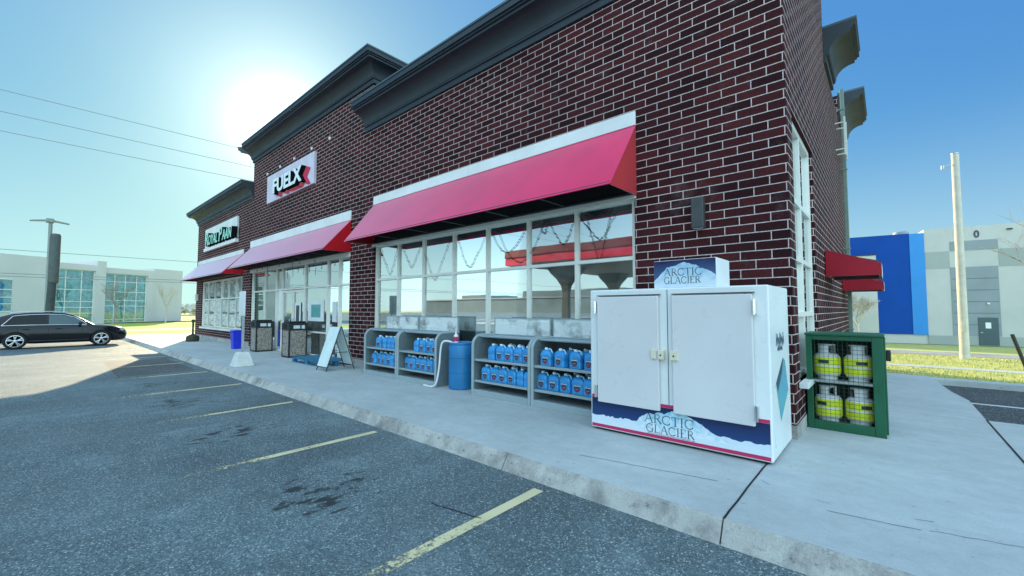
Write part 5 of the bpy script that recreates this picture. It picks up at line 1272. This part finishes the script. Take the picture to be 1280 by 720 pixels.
for x in (-19.0,-8.0,3.0):
    for y in (-15.0,-22.5):
        mb = MB(); vs = []
        prof = [(0.30,0),(0.30,3.1),(0.40,3.6),(0.68,4.1),(1.1,4.6),(1.35,5.019)]
        for w, z in prof: vs += [(x+sx*w*.9, y+sy*w*.7, z) for sx, sy in ((-1,-1),(1,-1),(1,1),(-1,1))]
        mb.add(vs, [(4*i+j,4*i+(j+1)%4,4*i+4+(j+1)%4,4*i+4+j) for i in range(len(prof)-1) for j in range(4)] + [(0,1,2,3),(20,21,22,23)])
        mb.build('column', M['charcoal'], fc)
ws_ = thing('warehouse', 'long low warehouse across the lot, mirrored in the shop windows', 'building', (-130,-175,0))
mb = MB(); mb.box(-230,-40,-190,-160,0,8.0); mb.box(-150,-90,-186,-164,8.01,11.5); mb.box(-200,-175,-188,-165,8.01,10); mb.build('wall', simple('hazy_shed_cladding', (0.13,0.19,0.22), 0.8, 0, 0.1, 0.1), ws_)
mb = MB(); mb.box(-231,-39,-159.99,-159.5,7.4,8.1); mb.build('gutter', M['clad_grey'], ws_)

# ------------------------------------------------------------------ sky, sun, camera
SKY_C, SKY_TINT, SKY_FILL = (0.32, 0.30, 1.2), (0.46, 1.06, 4.3), (5.5, 7.4, 7.6)
SUN_AZ, SUN_EL = 70.6, 21.0           # degrees left of +Y, elevation
az = R(SUN_AZ); el = R(SUN_EL)
to_sun = Vector((-math.sin(az)*math.cos(el), math.cos(az)*math.cos(el), math.sin(el)))
world = bpy.data.worlds.new('World'); scene.world = world; world.use_nodes = True
nt = world.node_tree; nt.nodes.clear()
sky = nt.nodes.new('ShaderNodeTexSky'); sky.sky_type = 'NISHITA'; sky.sun_disc = False
sky.sun_elevation = el; sky.sun_rotation = -az
sky.altitude = 100; sky.air_density = 1.0; sky.dust_density = 0.5; sky.ozone_density = 2.0
# extra brightness added to the sky over and behind the viewer, lifting the shade, glare round the sun
dirn = nt.nodes.new('ShaderNodeTexCoord').outputs['Generated']
def dot(v):
    n = nt.nodes.new('ShaderNodeVectorMath'); n.operation = 'DOT_PRODUCT'; nt.links.new(dirn, n.inputs[0])
    n.inputs[1].default_value = Vector(v).normalized(); return n.outputs['Value']
def vec3(op, a, b):
    n = nt.nodes.new('ShaderNodeVectorMath'); n.operation = op
    for q, v in ((n.inputs[0], a), (n.inputs[1], b)):
        if isinstance(v, tuple): q.default_value = v
        else: nt.links.new(v, q)
    return n.outputs[0]
def smooth(x, a, b, to0=0.0, to1=1.0):
    n = nt.nodes.new('ShaderNodeMapRange'); n.interpolation_type = 'SMOOTHSTEP'; nt.links.new(x, n.inputs[0])
    n.inputs[1].default_value = a; n.inputs[2].default_value = b; n.inputs[3].default_value = to0; n.inputs[4].default_value = to1; return n.outputs[0]
clear = vec3('DIVIDE', sky.outputs[0], vec3('ADD', vec3('MULTIPLY', sky.outputs[0], SKY_C), (1.0,1.0,1.0)))
clear = vec3('MULTIPLY', clear, SKY_TINT)
ns = nt.nodes.new('ShaderNodeTexNoise'); ns.inputs['Scale'].default_value = 2.2; ns.inputs['Detail'].default_value = 5
nt.links.new(dirn, ns.inputs['Vector'])
veil = math_(nt, 'MULTIPLY', smooth(dot((0.66,-0.50,0.56)), 0.08, 0.80), smooth(ns.outputs['Fac'], 0.25, 0.75, 0.75, 1.2))  # mask of the extra sky brightness over and behind the viewer, not cloud
sky_fill_col = nt.nodes.new('ShaderNodeVectorMath'); sky_fill_col.operation = 'SCALE'; sky_fill_col.inputs[0].default_value = SKY_FILL; nt.links.new(veil, sky_fill_col.inputs['Scale'])
sd = dot(tuple(to_sun))
sdp = math_(nt, 'MAXIMUM', sd, 0.0)
def glow(p, k, col):
    n = nt.nodes.new('ShaderNodeVectorMath'); n.operation = 'SCALE'; n.inputs[0].default_value = col
    nt.links.new(math_(nt, 'MULTIPLY', math_(nt, 'POWER', sdp, p), k), n.inputs['Scale']); return n.outputs[0]
halo = vec3('ADD', vec3('ADD', glow(420.0, 4.5, (1.0, 1.0, 0.95)), glow(70.0, 2.2, (1.0, 0.95, 0.8))), glow(11.0, 0.60, (1.0, 0.62, 0.1)))
zc = nt.nodes.new('ShaderNodeSeparateXYZ'); nt.links.new(dirn, zc.inputs[0])
hz = nt.nodes.new('ShaderNodeVectorMath'); hz.operation = 'SCALE'; hz.inputs[0].default_value = (1.1, 0.95, 0.42)
nt.links.new(smooth(zc.outputs[2], 0.38, -0.02), hz.inputs['Scale'])
hz2 = nt.nodes.new('ShaderNodeVectorMath'); hz2.operation = 'SCALE'; hz2.inputs[0].default_value = (1.7, 2.1, 1.8)
nt.links.new(math_(nt, 'MULTIPLY', smooth(dot((0.0,-1.0,0.0)), 0.10, 0.65), smooth(zc.outputs[2], 0.32, 0.0)), hz2.inputs['Scale'])
hz = vec3('ADD', hz.outputs[0], hz2.outputs[0])
tot = vec3('ADD', vec3('ADD', clear, sky_fill_col.outputs[0]), vec3('ADD', halo, hz))
bg = nt.nodes.new('ShaderNodeBackground'); bg.inputs[1].default_value = 0.13
out = nt.nodes.new('ShaderNodeOutputWorld')
nt.links.new(tot, bg.inputs[0]); nt.links.new(bg.outputs[0], out.inputs[0])
sl = bpy.data.lights.new('sun', 'SUN'); sl.energy = 5.0; sl.angle = R(0.53); sl.color = (1.0, 0.84, 0.55)
so = bpy.data.objects.new('sun', sl); COL.objects.link(so); so.rotation_euler = to_sun.to_track_quat('Z', 'Y').to_euler()
so.location = to_sun * 60

cam = bpy.data.cameras.new('camera'); cam.sensor_width = 36; cam.lens = 36*530/1280; cam.clip_end = 3000; cam.clip_start = 0.05
co = bpy.data.objects.new('camera', cam); COL.objects.link(co); co.location = (0,0,1.75)
co.rotation_euler = (R(90 + 2.9), 0, R(41.6))
scene.camera = co
scene.render.engine = 'CYCLES'
scene.cycles.use_denoising = True
scene.cycles.max_bounces = 8; scene.cycles.transparent_max_bounces = 12
scene.cycles.sample_clamp_indirect = 6.0
vs_ = scene.view_settings; vs_.view_transform = 'Standard'; vs_.look = 'None'; vs_.exposure = 0.9; vs_.gamma = 1.0; vs_.use_curve_mapping = False
